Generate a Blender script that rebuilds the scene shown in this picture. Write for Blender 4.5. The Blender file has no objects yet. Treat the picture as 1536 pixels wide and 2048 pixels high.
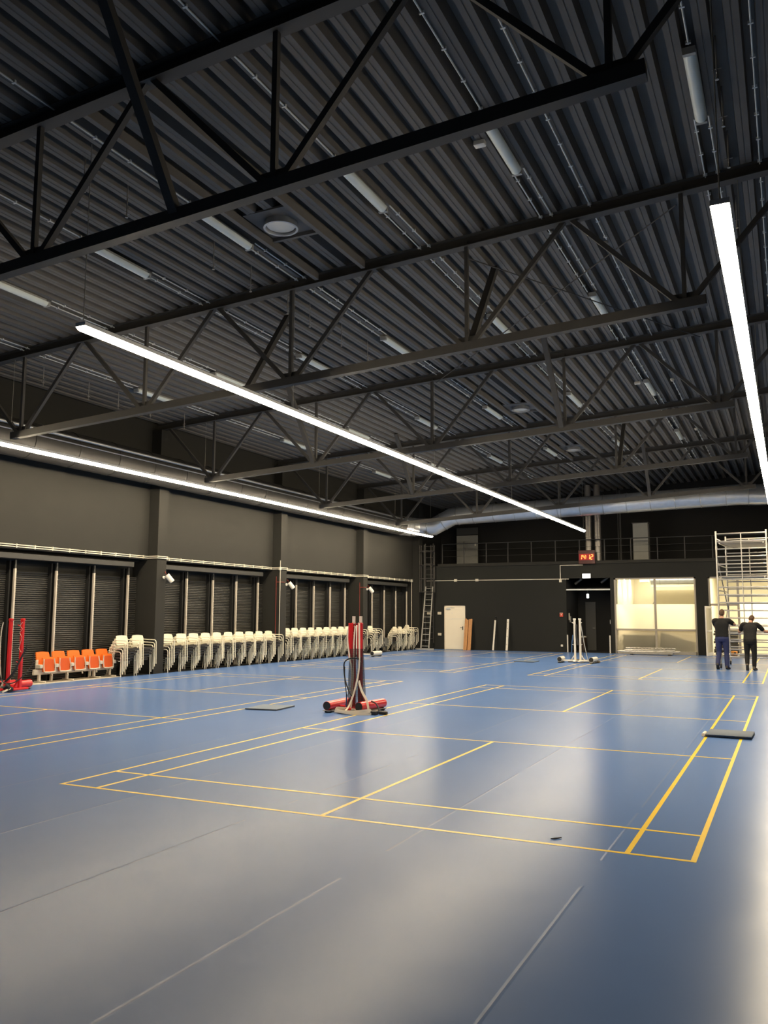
import bpy, math, random
from mathutils import Vector, Matrix
random.seed(7)
PI = math.pi
scn = bpy.context.scene
COL = scn.collection

# ------------------------------------------------------------------ materials
def mat(name, color, rough=0.5, metal=0.0, var=0.0, scale=6.0, emit=None, strength=0.0, spec=0.5, bump=0.0, coat=0.0):
    m = bpy.data.materials.new(name)
    m.use_nodes = True
    nt = m.node_tree
    b = nt.nodes['Principled BSDF']
    b.inputs['Base Color'].default_value = (*color, 1)
    b.inputs['Roughness'].default_value = rough
    b.inputs['Metallic'].default_value = metal
    b.inputs['Specular IOR Level'].default_value = spec
    if coat:
        b.inputs['Coat Weight'].default_value = coat
    if var or bump:
        tc = nt.nodes.new('ShaderNodeTexCoord')
        nz = nt.nodes.new('ShaderNodeTexNoise')
        nz.inputs['Scale'].default_value = scale
        nz.inputs['Detail'].default_value = 4
        nt.links.new(tc.outputs['Object'], nz.inputs['Vector'])
        if var:
            mx = nt.nodes.new('ShaderNodeMix')
            mx.data_type = 'RGBA'
            mx.inputs['A'].default_value = (*[c * (1 - var) for c in color], 1)
            mx.inputs['B'].default_value = (*[min(1, c * (1 + var)) for c in color], 1)
            nt.links.new(nz.outputs['Fac'], mx.inputs['Factor'])
            nt.links.new(mx.outputs['Result'], b.inputs['Base Color'])
        if bump:
            bp = nt.nodes.new('ShaderNodeBump')
            bp.inputs['Strength'].default_value = bump
            bp.inputs['Distance'].default_value = 0.02
            nt.links.new(nz.outputs['Fac'], bp.inputs['Height'])
            nt.links.new(bp.outputs['Normal'], b.inputs['Normal'])
    if emit:
        b.inputs['Emission Color'].default_value = (*emit, 1)
        b.inputs['Emission Strength'].default_value = strength
    return m

WARM = (1.0, 0.83, 0.58)
M = {}
M['wall'] = mat('dark_wall_paint', (0.0165, 0.0158, 0.0127), 0.85, var=0.12, scale=1.2)
M['wall_back'] = mat('back_wall_paint', (0.0092, 0.0097, 0.0080), 0.85, var=0.10, scale=1.0)
M['black_wall'] = mat('black_wall_paint', (0.0065, 0.0065, 0.006), 0.8, var=0.1, scale=1.0)
M['deck'] = mat('black_deck', (0.138, 0.130, 0.120), 0.85, var=0.15, scale=3)
M['steel'] = mat('black_steel', (0.058, 0.055, 0.051), 0.75, var=0.1, scale=4)
M['dark_floor'] = mat('dark_concrete', (0.016, 0.0155, 0.0145), 0.7, var=0.2, scale=5)
M['shutter'] = mat('shutter_slat_paint', (0.034, 0.033, 0.029), 0.5, var=0.08, scale=5)
M['shutter_box'] = mat('shutter_box_paint', (0.034, 0.034, 0.033), 0.45, var=0.08, scale=5)
M['mullion'] = mat('mullion_paint', (0.50, 0.45, 0.38), 0.4, var=0.05)
M['conduit'] = mat('pale_conduit_plastic', (0.62, 0.58, 0.48), 0.45, var=0.05)
M['ceil_conduit'] = mat('grey_conduit_plastic', (0.62, 0.64, 0.63), 0.45, var=0.05)
M['batten'] = mat('batten_diffuser_plastic', (0.70, 0.75, 0.71), 0.35, var=0.05)
M['batten_cap'] = mat('batten_end_plastic', (0.34, 0.34, 0.32), 0.5, var=0.1)
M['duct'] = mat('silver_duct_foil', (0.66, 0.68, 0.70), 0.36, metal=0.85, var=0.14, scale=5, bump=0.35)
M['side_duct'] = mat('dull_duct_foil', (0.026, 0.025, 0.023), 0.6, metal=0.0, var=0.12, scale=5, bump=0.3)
M['dim_duct'] = mat('grey_duct_foil', (0.30, 0.28, 0.26), 0.4, metal=0.7, var=0.2, scale=7, bump=0.4)
M['duct_joint'] = mat('duct_joint_metal', (0.5, 0.51, 0.52), 0.4, metal=0.85, var=0.1)
M['alu'] = mat('aluminium_tube', (0.62, 0.60, 0.56), 0.38, metal=0.6, var=0.08, scale=9)
M['alu_dark'] = mat('aged_aluminium', (0.36, 0.34, 0.31), 0.5, metal=0.5, var=0.15, scale=12)
M['white_paint'] = mat('cream_white_paint', (0.74, 0.70, 0.62), 0.4, var=0.04)
M['door'] = mat('cream_door_paint', (0.86, 0.78, 0.63), 0.5, var=0.04, scale=2)
M['grey_frame'] = mat('grey_beige_frame', (0.36, 0.32, 0.26), 0.45, var=0.05)
M['chair_white'] = mat('chair_cream_plastic', (0.93, 0.87, 0.68), 0.45, var=0.05)
M['chair_tube'] = mat('chair_white_tube', (0.86, 0.81, 0.66), 0.4, var=0.04)
M['chair_seat'] = mat('black_upholstery', (0.030, 0.026, 0.024), 0.85, var=0.2, scale=30)
M['orange'] = mat('orange_plastic', (0.84, 0.150, 0.005), 0.6, var=0.05)
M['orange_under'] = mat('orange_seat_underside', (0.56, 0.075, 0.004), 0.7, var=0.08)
M['bench_frame'] = mat('beige_bench_metal', (0.56, 0.51, 0.43), 0.45, var=0.06)
M['grey_seat'] = mat('dark_grey_seat_plastic', (0.11, 0.11, 0.10), 0.5, var=0.1)
M['grey_bench'] = mat('grey_bench_metal', (0.20, 0.20, 0.18), 0.5, var=0.1)
M['red'] = mat('red_enamel', (0.62, 0.018, 0.022), 0.3, var=0.08, coat=0.4)
M['dark_red'] = mat('dark_red_enamel', (0.36, 0.012, 0.016), 0.4, var=0.15)
M['chrome'] = mat('bright_metal_cap', (0.82, 0.79, 0.72), 0.3, metal=0.35, var=0.03)
M['rubber'] = mat('black_rubber', (0.012, 0.012, 0.012), 0.6, var=0.1)
M['strap'] = mat('white_webbing', (0.74, 0.66, 0.55), 0.7, var=0.06)
M['cord'] = mat('black_cord', (0.012, 0.013, 0.016), 0.6, var=0.1)
M['blue_cord'] = mat('blue_cord', (0.03, 0.09, 0.22), 0.6, var=0.1)
M['wood'] = mat('orange_pine', (0.50, 0.24, 0.085), 0.5, var=0.25, scale=14)
M['mat_grey'] = mat('dark_grey_mat', (0.13, 0.155, 0.20), 0.9, var=0.1, scale=20)
M['sheet_grey'] = mat('pale_blue_grey_sheet', (0.20, 0.26, 0.36), 0.25, var=0.05)
M['sheet_edge'] = mat('dark_sheet_edge', (0.05, 0.06, 0.075), 0.5, var=0.1)
M['yellow'] = mat('yellow_court_paint', (0.90, 0.61, 0.028), 0.3, var=0.08, scale=9)
M['plate'] = mat('beige_plate_plastic', (0.58, 0.53, 0.43), 0.45, var=0.05)
M['redbox'] = mat('red_alarm_plastic', (0.55, 0.06, 0.03), 0.4, var=0.05)
M['clock_case'] = mat('dark_red_clock_case', (0.050, 0.003, 0.004), 0.4, var=0.1)
M['digit_glow'] = mat('red_digit_glow', (0.10, 0.002, 0.004), 0.3, emit=(1.0, 0.004, 0.010), strength=0.055)  # faint red emission imitates the glow the digits spread on the case
M['digit'] = mat('led_digit', (0.1, 0.0, 0.0), 0.4, emit=(1.0, 0.115, 0.022), strength=1.7)
M['sign'] = mat('lit_sign_face', (0.8, 0.8, 0.8), 0.4, emit=(0.93, 1.0, 0.97), strength=0.75)
M['led'] = mat('led_diffuser', (0.8, 0.8, 0.8), 0.4, emit=WARM, strength=23.0)
M['led_house'] = mat('lamp_housing_white', (0.70, 0.70, 0.68), 0.4, var=0.04)
M['wire'] = mat('suspension_wire_steel', (0.30, 0.29, 0.26), 0.4, metal=0.5, var=0.05)
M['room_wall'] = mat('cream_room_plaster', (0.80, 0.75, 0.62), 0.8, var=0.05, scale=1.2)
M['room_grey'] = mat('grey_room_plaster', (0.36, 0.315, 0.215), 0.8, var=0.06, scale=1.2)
M['room_floor'] = mat('room_screed', (0.45, 0.42, 0.36), 0.6, var=0.1, scale=2)
M['board'] = mat('grey_board_laminate', (0.085, 0.08, 0.065), 0.6, var=0.12, scale=7)
M['skin'] = mat('skin', (0.55, 0.30, 0.20), 0.55, var=0.06, scale=10)
M['hair'] = mat('brown_hair', (0.085, 0.045, 0.024), 0.75, var=0.3, scale=40)
M['tee'] = mat('black_cotton', (0.006, 0.006, 0.0065), 0.9, var=0.2, scale=25)
M['navy'] = mat('navy_workwear', (0.020, 0.028, 0.095), 0.85, var=0.15, scale=20)
M['trous'] = mat('black_trouser_cloth', (0.006, 0.006, 0.0065), 0.9, var=0.15, scale=20)
M['boot'] = mat('dark_boot_leather', (0.030, 0.024, 0.018), 0.6, var=0.2, scale=15)
M['shoe'] = mat('brown_grey_shoe', (0.085, 0.070, 0.050), 0.65, var=0.2, scale=15)
M['sock'] = mat('beige_sock', (0.48, 0.42, 0.32), 0.85, var=0.1, scale=20)
M['bin'] = mat('dark_bin_metal', (0.07, 0.045, 0.032), 0.35, metal=0.5, var=0.1)
M['grey_door'] = mat('grey_door_paint', (0.055, 0.055, 0.052), 0.5, var=0.06)
M['rail_paint'] = mat('dark_rail_paint', (0.026, 0.026, 0.024), 0.6, var=0.08)
M['net_fold'] = mat('brown_net_fold', (0.17, 0.14, 0.10), 0.8, var=0.2, scale=20)
M['grey_panel'] = mat('light_grey_panel', (0.27, 0.27, 0.25), 0.55, var=0.06)
M['orange_box'] = mat('orange_crate_plastic', (0.75, 0.30, 0.05), 0.5, var=0.1)
M['red_cable'] = mat('red_cable_sheath', (0.22, 0.03, 0.02), 0.5, var=0.1)

def speckled():
    m = mat('speckled_black_cotton', (0.016, 0.015, 0.015), 0.85)
    nt = m.node_tree; b = nt.nodes['Principled BSDF']
    tc = nt.nodes.new('ShaderNodeTexCoord'); v = nt.nodes.new('ShaderNodeTexVoronoi'); v.inputs['Scale'].default_value = 22
    r = nt.nodes.new('ShaderNodeValToRGB')
    r.color_ramp.elements[0].color = (0.030, 0.024, 0.020, 1); r.color_ramp.elements[0].position = 0.10
    r.color_ramp.elements[1].color = (0.007, 0.0065, 0.0065, 1); r.color_ramp.elements[1].position = 0.26
    nt.links.new(tc.outputs['Object'], v.inputs['Vector']); nt.links.new(v.outputs['Distance'], r.inputs['Fac'])
    nt.links.new(r.outputs['Color'], b.inputs['Base Color'])
    return m
M['speckle'] = speckled()

def net_material():
    m = bpy.data.materials.new('black_net'); m.use_nodes = True; nt = m.node_tree
    b = nt.nodes['Principled BSDF']; b.inputs['Base Color'].default_value = (0.012, 0.013, 0.016, 1); b.inputs['Roughness'].default_value = 0.7
    out = nt.nodes['Material Output']
    tc = nt.nodes.new('ShaderNodeTexCoord'); sep = nt.nodes.new('ShaderNodeSeparateXYZ')
    nt.links.new(tc.outputs['UV'], sep.inputs[0])
    prev = []
    for ax in ('X', 'Y'):
        fr = nt.nodes.new('ShaderNodeMath'); fr.operation = 'FRACT'
        nt.links.new(sep.outputs[ax], fr.inputs[0])
        lt = nt.nodes.new('ShaderNodeMath'); lt.operation = 'LESS_THAN'; lt.inputs[1].default_value = 0.30
        nt.links.new(fr.outputs[0], lt.inputs[0]); prev.append(lt)
    mx = nt.nodes.new('ShaderNodeMath'); mx.operation = 'MAXIMUM'
    nt.links.new(prev[0].outputs[0], mx.inputs[0]); nt.links.new(prev[1].outputs[0], mx.inputs[1])
    tr = nt.nodes.new('ShaderNodeBsdfTransparent'); ms = nt.nodes.new('ShaderNodeMixShader')
    nt.links.new(mx.outputs[0], ms.inputs[0]); nt.links.new(tr.outputs[0], ms.inputs[1]); nt.links.new(b.outputs[0], ms.inputs[2])
    nt.links.new(ms.outputs[0], out.inputs['Surface'])
    return m
M['net'] = net_material()

def glass_mats():
    m = bpy.data.materials.new('clear_glass'); m.use_nodes = True; nt = m.node_tree; nt.nodes.remove(nt.nodes['Principled BSDF'])
    out = nt.nodes['Material Output']; tr = nt.nodes.new('ShaderNodeBsdfTransparent'); tr.inputs[0].default_value = (0.95, 0.97, 0.95, 1)
    gl = nt.nodes.new('ShaderNodeBsdfGlossy'); gl.inputs['Roughness'].default_value = 0.03
    fr = nt.nodes.new('ShaderNodeFresnel'); fr.inputs[0].default_value = 1.35
    ms = nt.nodes.new('ShaderNodeMixShader')
    nt.links.new(fr.outputs[0], ms.inputs[0]); nt.links.new(tr.outputs[0], ms.inputs[1]); nt.links.new(gl.outputs[0], ms.inputs[2]); nt.links.new(ms.outputs[0], out.inputs[0])
    M['glass'] = m
    for nm, tl, rg in (('frosted_film', 0.72, 0.5), ('frosted_glass', 0.16, 0.30)):
        m = bpy.data.materials.new(nm); m.use_nodes = True; nt = m.node_tree; nt.nodes.remove(nt.nodes['Principled BSDF'])
        out = nt.nodes['Material Output']
        t = nt.nodes.new('ShaderNodeBsdfTranslucent'); t.inputs[0].default_value = (0.93, 0.90, 0.78, 1)
        r = nt.nodes.new('ShaderNodeBsdfRefraction'); r.inputs['IOR'].default_value = 1.02 if nm == 'frosted_film' else 1.25; r.inputs['Roughness'].default_value = rg if nm == 'frosted_film' else 0.62; r.inputs[0].default_value = (0.95, 0.92, 0.84, 1)
        ms = nt.nodes.new('ShaderNodeMixShader'); ms.inputs[0].default_value = 1 - tl
        nt.links.new(t.outputs[0], ms.inputs[1]); nt.links.new(r.outputs[0], ms.inputs[2]); nt.links.new(ms.outputs[0], out.inputs[0])
        M[nm] = m
glass_mats()

def floor_material():
    m = bpy.data.materials.new('blue_sports_vinyl'); m.use_nodes = True; nt = m.node_tree
    b = nt.nodes['Principled BSDF']
    L = nt.links.new
    tc = nt.nodes.new('ShaderNodeTexCoord')
    n1 = nt.nodes.new('ShaderNodeTexNoise'); n1.inputs['Scale'].default_value = 0.5; n1.inputs['Detail'].default_value = 0
    L(tc.outputs['Object'], n1.inputs['Vector'])
    mx = nt.nodes.new('ShaderNodeMix'); mx.data_type = 'RGBA'
    mx.inputs['A'].default_value = (0.098, 0.184, 0.415, 1); mx.inputs['B'].default_value = (0.104, 0.192, 0.430, 1)
    L(n1.outputs['Fac'], mx.inputs['Factor'])
    # welded seams every 1.47 m, running along the hall
    sep = nt.nodes.new('ShaderNodeSeparateXYZ'); L(tc.outputs['Object'], sep.inputs[0])
    wv = nt.nodes.new('ShaderNodeTexNoise'); wv.inputs['Scale'].default_value = 0.9; L(tc.outputs['Object'], wv.inputs['Vector'])
    def math_(op, a, bb):
        n = nt.nodes.new('ShaderNodeMath'); n.operation = op
        for i, v in enumerate((a, bb)):
            if isinstance(v, (int, float)): n.inputs[i].default_value = v
            elif v is not None: L(v, n.inputs[i])
        return n.outputs[0]
    x = math_('ADD', sep.outputs['X'], 98.0 + 1.47 * 0.5 - (5.49 % 1.47) + (-98.0 % 1.47) - (0))
    fr = math_('MULTIPLY', math_('FRACT', math_('DIVIDE', x, 1.47), None), 1.47)
    d = math_('ABSOLUTE', math_('SUBTRACT', fr, 0.735), None)
    line = nt.nodes.new('ShaderNodeMapRange'); line.inputs['From Min'].default_value = 0.0; line.inputs['From Max'].default_value = 0.016
    line.inputs['To Min'].default_value = 1.0; line.inputs['To Max'].default_value = 0.0
    L(d, line.inputs['Value'])
    broken = math_('MULTIPLY', line.outputs['Result'], math_('GREATER_THAN', wv.outputs['Fac'], 0.42))
    mx2 = nt.nodes.new('ShaderNodeMix'); mx2.data_type = 'RGBA'; mx2.inputs['B'].default_value = (0.24, 0.26, 0.30, 1)
    L(math_('MULTIPLY', broken, 0.22), mx2.inputs['Factor']); L(mx.outputs['Result'], mx2.inputs['A'])
    L(mx2.outputs['Result'], b.inputs['Base Color'])
    n2 = nt.nodes.new('ShaderNodeTexNoise'); n2.inputs['Scale'].default_value = 0.8; n2.inputs['Detail'].default_value = 0; L(tc.outputs['Object'], n2.inputs['Vector'])
    rr = nt.nodes.new('ShaderNodeMapRange'); rr.inputs['To Min'].default_value = 0.245; rr.inputs['To Max'].default_value = 0.275; L(n2.outputs['Fac'], rr.inputs['Value'])
    L(rr.outputs['Result'], b.inputs['Roughness'])
    b.inputs['Specular IOR Level'].default_value = 0.085
    n3 = nt.nodes.new('ShaderNodeTexNoise'); n3.inputs['Scale'].default_value = 2.5; n3.inputs['Detail'].default_value = 0; L(tc.outputs['Object'], n3.inputs['Vector'])
    hsum = math_('ADD', math_('MULTIPLY', n3.outputs['Fac'], 0.3), math_('MULTIPLY', broken, 0.22))
    bp = nt.nodes.new('ShaderNodeBump'); bp.inputs['Strength'].default_value = 0.22; bp.inputs['Distance'].default_value = 0.02
    L(hsum, bp.inputs['Height']); L(bp.outputs['Normal'], b.inputs['Normal'])
    return m
M['floor'] = floor_material()

# ------------------------------------------------------------------ mesh building
class MB:
    def __init__(self):
        self.v = []; self.f = []; self.uv = None
    def add(self, vs, fs):
        o = len(self.v); self.v += [tuple(p) for p in vs]; self.f += [tuple(i + o for i in q) for q in fs]; return self
    def box(self, a, b, rot=None, piv=None):
        x0, y0, z0 = a; x1, y1, z1 = b
        vs = [(x0,y0,z0),(x1,y0,z0),(x1,y1,z0),(x0,y1,z0),(x0,y0,z1),(x1,y0,z1),(x1,y1,z1),(x0,y1,z1)]
        if rot is not None:
            c = Vector(piv) if piv else Vector(((x0+x1)/2,(y0+y1)/2,(z0+z1)/2))
            vs = [tuple(c + rot @ (Vector(p) - c)) for p in vs]
        return self.add(vs, [(0,3,2,1),(4,5,6,7),(0,1,5,4),(1,2,6,5),(2,3,7,6),(3,0,4,7)])
    def cbox(self, a, b, c=0.01):
        """box with chamfered vertical and horizontal edges"""
        x0, y0, z0 = a; x1, y1, z1 = b
        vs = []; 
        def ring(z, i):
            return [(x0+i,y0+i+c,z),(x0+i+c,y0+i,z),(x1-i-c,y0+i,z),(x1-i,y0+i+c,z),(x1-i,y1-i-c,z),(x1-i-c,y1-i,z),(x0+i+c,y1-i,z),(x0+i,y1-i-c,z)]
        rs = [ring(z0, c), ring(z0+c, 0), ring(z1-c, 0), ring(z1, c)]
        for r in rs: vs += r
        fs = [tuple(reversed(range(8))), tuple(range(24, 32))]
        for k in range(3):
            for i in range(8):
                j = (i+1) % 8; fs.append((k*8+i, k*8+j, k*8+8+j, k*8+8+i))
        return self.add(vs, fs)
    def bar(self, p, q, w, h=None, up=(0,0,1)):
        """rectangular bar from p to q"""
        h = h or w; p = Vector(p); q = Vector(q); d = (q-p).normalized(); u = Vector(up)
        if abs(d.dot(u)) > 0.98: u = Vector((0,1,0))
        s = d.cross(u).normalized(); t = s.cross(d).normalized()
        vs = []
        for c in (p, q):
            for a, b in ((-1,-1),(1,-1),(1,1),(-1,1)): vs.append(c + s*(a*w/2) + t*(b*h/2))
        return self.add(vs, [(0,1,2,3),(7,6,5,4),(0,4,5,1),(1,5,6,2),(2,6,7,3),(3,7,4,0)])
    def tube(self, pts, r, n=8, cap=True, closed=False, flat=None):
        pts = [Vector(p) for p in pts]; m = len(pts); vs = []; fs = []
        rs = r if isinstance(r, (list, tuple)) else [r]*m
        prev = None
        for i, p in enumerate(pts):
            if closed: d = pts[(i+1) % m] - pts[i-1]
            else: d = pts[min(i+1, m-1)] - pts[max(i-1, 0)]
            d = d.normalized() if d.length > 1e-9 else Vector((0,0,1))
            if prev is None:
                u = Vector((0,0,1)) if abs(d.z) < 0.9 else Vector((1,0,0))
            else: u = prev
            s = (u - d*u.dot(d)); s = s.normalized() if s.length > 1e-6 else d.orthogonal().normalized()
            prev = s; t = d.cross(s)
            for k in range(n):
                a = 2*PI*k/n
                vs.append(p + s*(math.cos(a)*rs[i]) + t*(math.sin(a)*rs[i]*(flat or 1)))
        rng = m if closed else m-1
        for i in range(rng):
            for k in range(n):
                a = i*n+k; b = i*n+(k+1) % n; c = ((i+1) % m)*n
                fs.append((a, b, c+(k+1) % n, c+k))
        if cap and not closed:
            fs.append(tuple(reversed(range(n)))); fs.append(tuple((m-1)*n+k for k in range(n)))
        return self.add(vs, fs)
    def cyl(self, p, q, r, n=16, r2=None):
        return self.tube([p, q], [r, r2 if r2 is not None else r], n)
    def lathe(self, prof, c=(0,0,0), n=24, axis=(0,0,1)):
        """profile of (radius, height) turned about axis"""
        ax = Vector(axis).normalized(); s = ax.orthogonal().normalized(); t = ax.cross(s); c = Vector(c); vs = []; fs = []
        for r, h in prof:
            for k in range(n):
                a = 2*PI*k/n; vs.append(c + ax*h + s*(r*math.cos(a)) + t*(r*math.sin(a)))
        for i in range(len(prof)-1):
            for k in range(n): fs.append((i*n+k, i*n+(k+1) % n, (i+1)*n+(k+1) % n, (i+1)*n+k))
        fs.append(tuple(reversed(range(n)))); fs.append(tuple((len(prof)-1)*n+k for k in range(n)))
        return self.add(vs, fs)
    def ell(self, c, r, nu=12, nv=8, rot=None):
        c = Vector(c); vs = []; fs = []
        for j in range(nv+1):
            th = PI*j/nv
            for i in range(nu):
                ph = 2*PI*i/nu
                p = Vector((r[0]*math.sin(th)*math.cos(ph), r[1]*math.sin(th)*math.sin(ph), r[2]*math.cos(th)))
                if rot is not None: p = rot @ p
                vs.append(c + p)
        for j in range(nv):
            for i in range(nu):
                fs.append((j*nu+i, (j+1)*nu+i, (j+1)*nu+(i+1) % nu, j*nu+(i+1) % nu))
        return self.add(vs, fs)
    def loft(self, rings):
        n = len(rings[0]); vs = [p for r in rings for p in r]; fs = []
        for i in range(len(rings)-1):
            for k in range(n): fs.append((i*n+k, i*n+(k+1) % n, (i+1)*n+(k+1) % n, (i+1)*n+k))
        fs.append(tuple(reversed(range(n)))); fs.append(tuple((len(rings)-1)*n+k for k in range(n)))
        return self.add(vs, fs)
    def shell(self, fn, nu, nv, th, nrm):
        """thin solid panel: fn(u,v)->point, thickness th along nrm"""
        nrm = Vector(nrm); A = [Vector(fn(i/nu, j/nv)) for j in range(nv+1) for i in range(nu+1)]
        N = len(A); vs = A + [p + nrm*th for p in A]; w = nu+1; fs = []
        for j in range(nv):
            for i in range(nu):
                a = j*w+i; fs.append((a, a+1, a+w+1, a+w)); fs.append((N+a, N+a+w, N+a+w+1, N+a+1))
        edge = [i for i in range(w)] + [j*w+nu for j in range(1, nv+1)] + [nv*w+i for i in range(nu-1, -1, -1)] + [j*w for j in range(nv-1, 0, -1)]
        for k in range(len(edge)):
            a = edge[k]; b = edge[(k+1) % len(edge)]; fs.append((b, a, N+a, N+b))
        return self.add(vs, fs)
    def build(self, name, m, parent=None, smooth=True, loc=None):
        me = bpy.data.meshes.new(name); me.from_pydata(self.v, [], self.f); me.update()
        if isinstance(m, str): m = M[m]
        me.materials.append(m)
        if smooth:
            me.polygons.foreach_set('use_smooth', [True]*len(me.polygons))
            try: me.set_sharp_from_angle(angle=math.radians(38))
            except Exception: pass
        o = bpy.data.objects.new(name, me); COL.objects.link(o)
        if parent: o.parent = parent
        if loc: o.location = loc
        return o

def tag(o, label, cat, group=None, kind=None):
    o['label'] = label; o['category'] = cat
    if group: o['group'] = group
    if kind: o['kind'] = kind
    return o
def struct(o, label=None):
    o['kind'] = 'structure'
    if label: o['label'] = label
    return o
def empty(name, loc=(0,0,0), rz=0.0, label=None, cat=None, group=None):
    o = bpy.data.objects.new(name, None); COL.objects.link(o); o.location = loc; o.rotation_euler = (0,0,rz)
    o.empty_display_size = 0.1
    if label: tag(o, label, cat, group)
    return o
def copy_tree(o, parent=None):
    c = o.copy(); COL.objects.link(c)
    if parent: c.parent = parent
    for ch in list(o.children): copy_tree(ch, c)
    return c
ORD = ['first','second','third','fourth','fifth','sixth','seventh','eighth','ninth','tenth','eleventh','twelfth']

# ------------------------------------------------------------------ the hall (metres; X right, Y into the hall, Z up)
XL, XR, YB, YF = -9.8, 7.9, 31.7, -9.0
def zroof(x): return 8.12 + 0.055*(x-6.78)     # underside of the deck

b = MB(); b.box((-9.5, YF, -0.2), (XR+0.2, YB+0.02, 0.0)); struct(b.build('floor', 'floor'))
b = MB(); b.box((-10.4, YF, -0.2), (-9.5, YB+0.2, -0.002)); b.box((-2.6, YB+0.02, -0.2), (-0.2, 38, -0.004)); struct(b.build('floor_strip', 'dark_floor'))

# court markings: four badminton courts
def court(name, x0, y0):
    b = MB(); W, Lc, t, z0, z1 = 6.1, 13.4, 0.04, 0.0, 0.0008
    def r(xa, ya, xb, yb): b.box((x0+xa, y0+ya, z0-0.002), (x0+xb, y0+yb, z1))
    for x in (0, 0.46, W-0.5, W-t): r(x, 0, x+t, Lc)
    r(W/2-t/2, 0, W/2+t/2, 4.70); r(W/2-t/2, 8.70, W/2+t/2, Lc)
    z1 = 0.0012
    for y in (0, 0.76, 4.70, 8.66, 12.60, Lc-t): r(0, y, W, y+t)
    return struct(b.build(name, 'yellow', smooth=False))
for x0, y0 in ((0, 0), (-8.3, 0), (-8.3, 17.0), (0, 17.0)): court('floor_line_marking', x0, y0)

# deck: trapezoidal sheets running along the hall
b = MB(); prof = []
x = -10.6
while x < XR+0.4:
    for dx, dz in ((0,0),(0.064,0),(0.069,0.009),(0.079,0.009),(0.084,0),(0.148,0),(0.168,0.18),(0.290,0.18)):
        prof.append((x+dx, zroof(x+dx)+dz))
    x += 0.31
n = len(prof); vs = []; fs = []
for y in (YF, 38.2):
    vs += [(p[0], y, p[1]) for p in prof]
for i in range(n-1): fs.append((i, i+1, n+i+1, n+i))
top = len(vs)
vs += [(prof[0][0], YF, prof[0][1]+0.3), (prof[-1][0], YF, prof[-1][1]+0.3), (prof[-1][0], 38.2, prof[-1][1]+0.3), (prof[0][0], 38.2, prof[0][1]+0.3)]
fs.append((top, top+1, top+2, top+3)); b.add(vs, fs)
struct(b.build('ceiling', 'deck', smooth=False))

# left wall: upper wall, deep recess below with shutters, columns
COLS = [-6.9, -0.45, 6.05, 12.56, 19.07, 25.55, 31.55]
b = MB()
b.box((-10.1, YF, 3.22), (XL, YB+0.3, 7.3)); b.box((-10.5, YF, -0.002), (-10.35, YB+0.3, 3.22)); b.box((-10.35, YF, 3.16), (-10.1, YB+0.3, 3.22))
struct(b.build('wall_left', 'wall'))
for y in COLS:
    b = MB(); b.box((-10.34, y-0.2, 0.0), (-9.45, y+0.2, zroof(-9.45)-0.22)); struct(b.build('column', 'wall'))
b = MB(); b.box((XR, YF, 0), (XR+0.2, YB+0.2, zroof(XR))); struct(b.build('wall_right', 'wall'))
b = MB(); b.box((-10.4, YF-0.2, 0), (XR+0.2, YF, 8.4)); struct(b.build('wall_front', 'wall'))
b = MB(); b.box((-10.1, 6.3, 0.0), (-9.5, 11.15, 0.012)); struct(b.build('lit_edge_strip_1', 'plate'))  # added strip below the bench; its beige stands for the lit floor edge

# shutters and mullions, one window per bay
MY = [[1.55,2.83,4.11,5.39],[7.93,9.21,10.50,11.80],[14.38,15.70,16.98,18.27],[20.83,22.14,23.45,24.72],[27.27,28.53,29.80,31.06]]
BAYN = ['beside the frame edge','behind the orange seats','right of the first column','right of the second column','right of the third column']
def shutter_mesh(y0, y1, ztop):
    b = MB(); pitch = 0.052; z = 0.02; pr = []
    while z < ztop:
        for k in range(5):
            a = k/5*PI; pr.append((-10.20+0.017*math.sin(a), z+pitch*0.86*k/5))
        pr.append((-10.212, z+pitch*0.88)); pr.append((-10.212, z+pitch*0.985)); z += pitch
    n = len(pr); vs = [(p[0], y0, p[1]) for p in pr]+[(p[0], y1, p[1]) for p in pr]
    fs = [(i, n+i, n+i+1, i+1) for i in range(n-1)]
    bk = len(vs); vs += [(-10.23, y0, 0.02), (-10.23, y0, pr[-1][1]), (-10.23, y1, pr[-1][1]), (-10.23, y1, 0.02)]
    fs += [(bk, bk+1, bk+2, bk+3), (bk+1, n-1, 2*n-1, bk+2)]
    return b.add(vs, fs)
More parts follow.
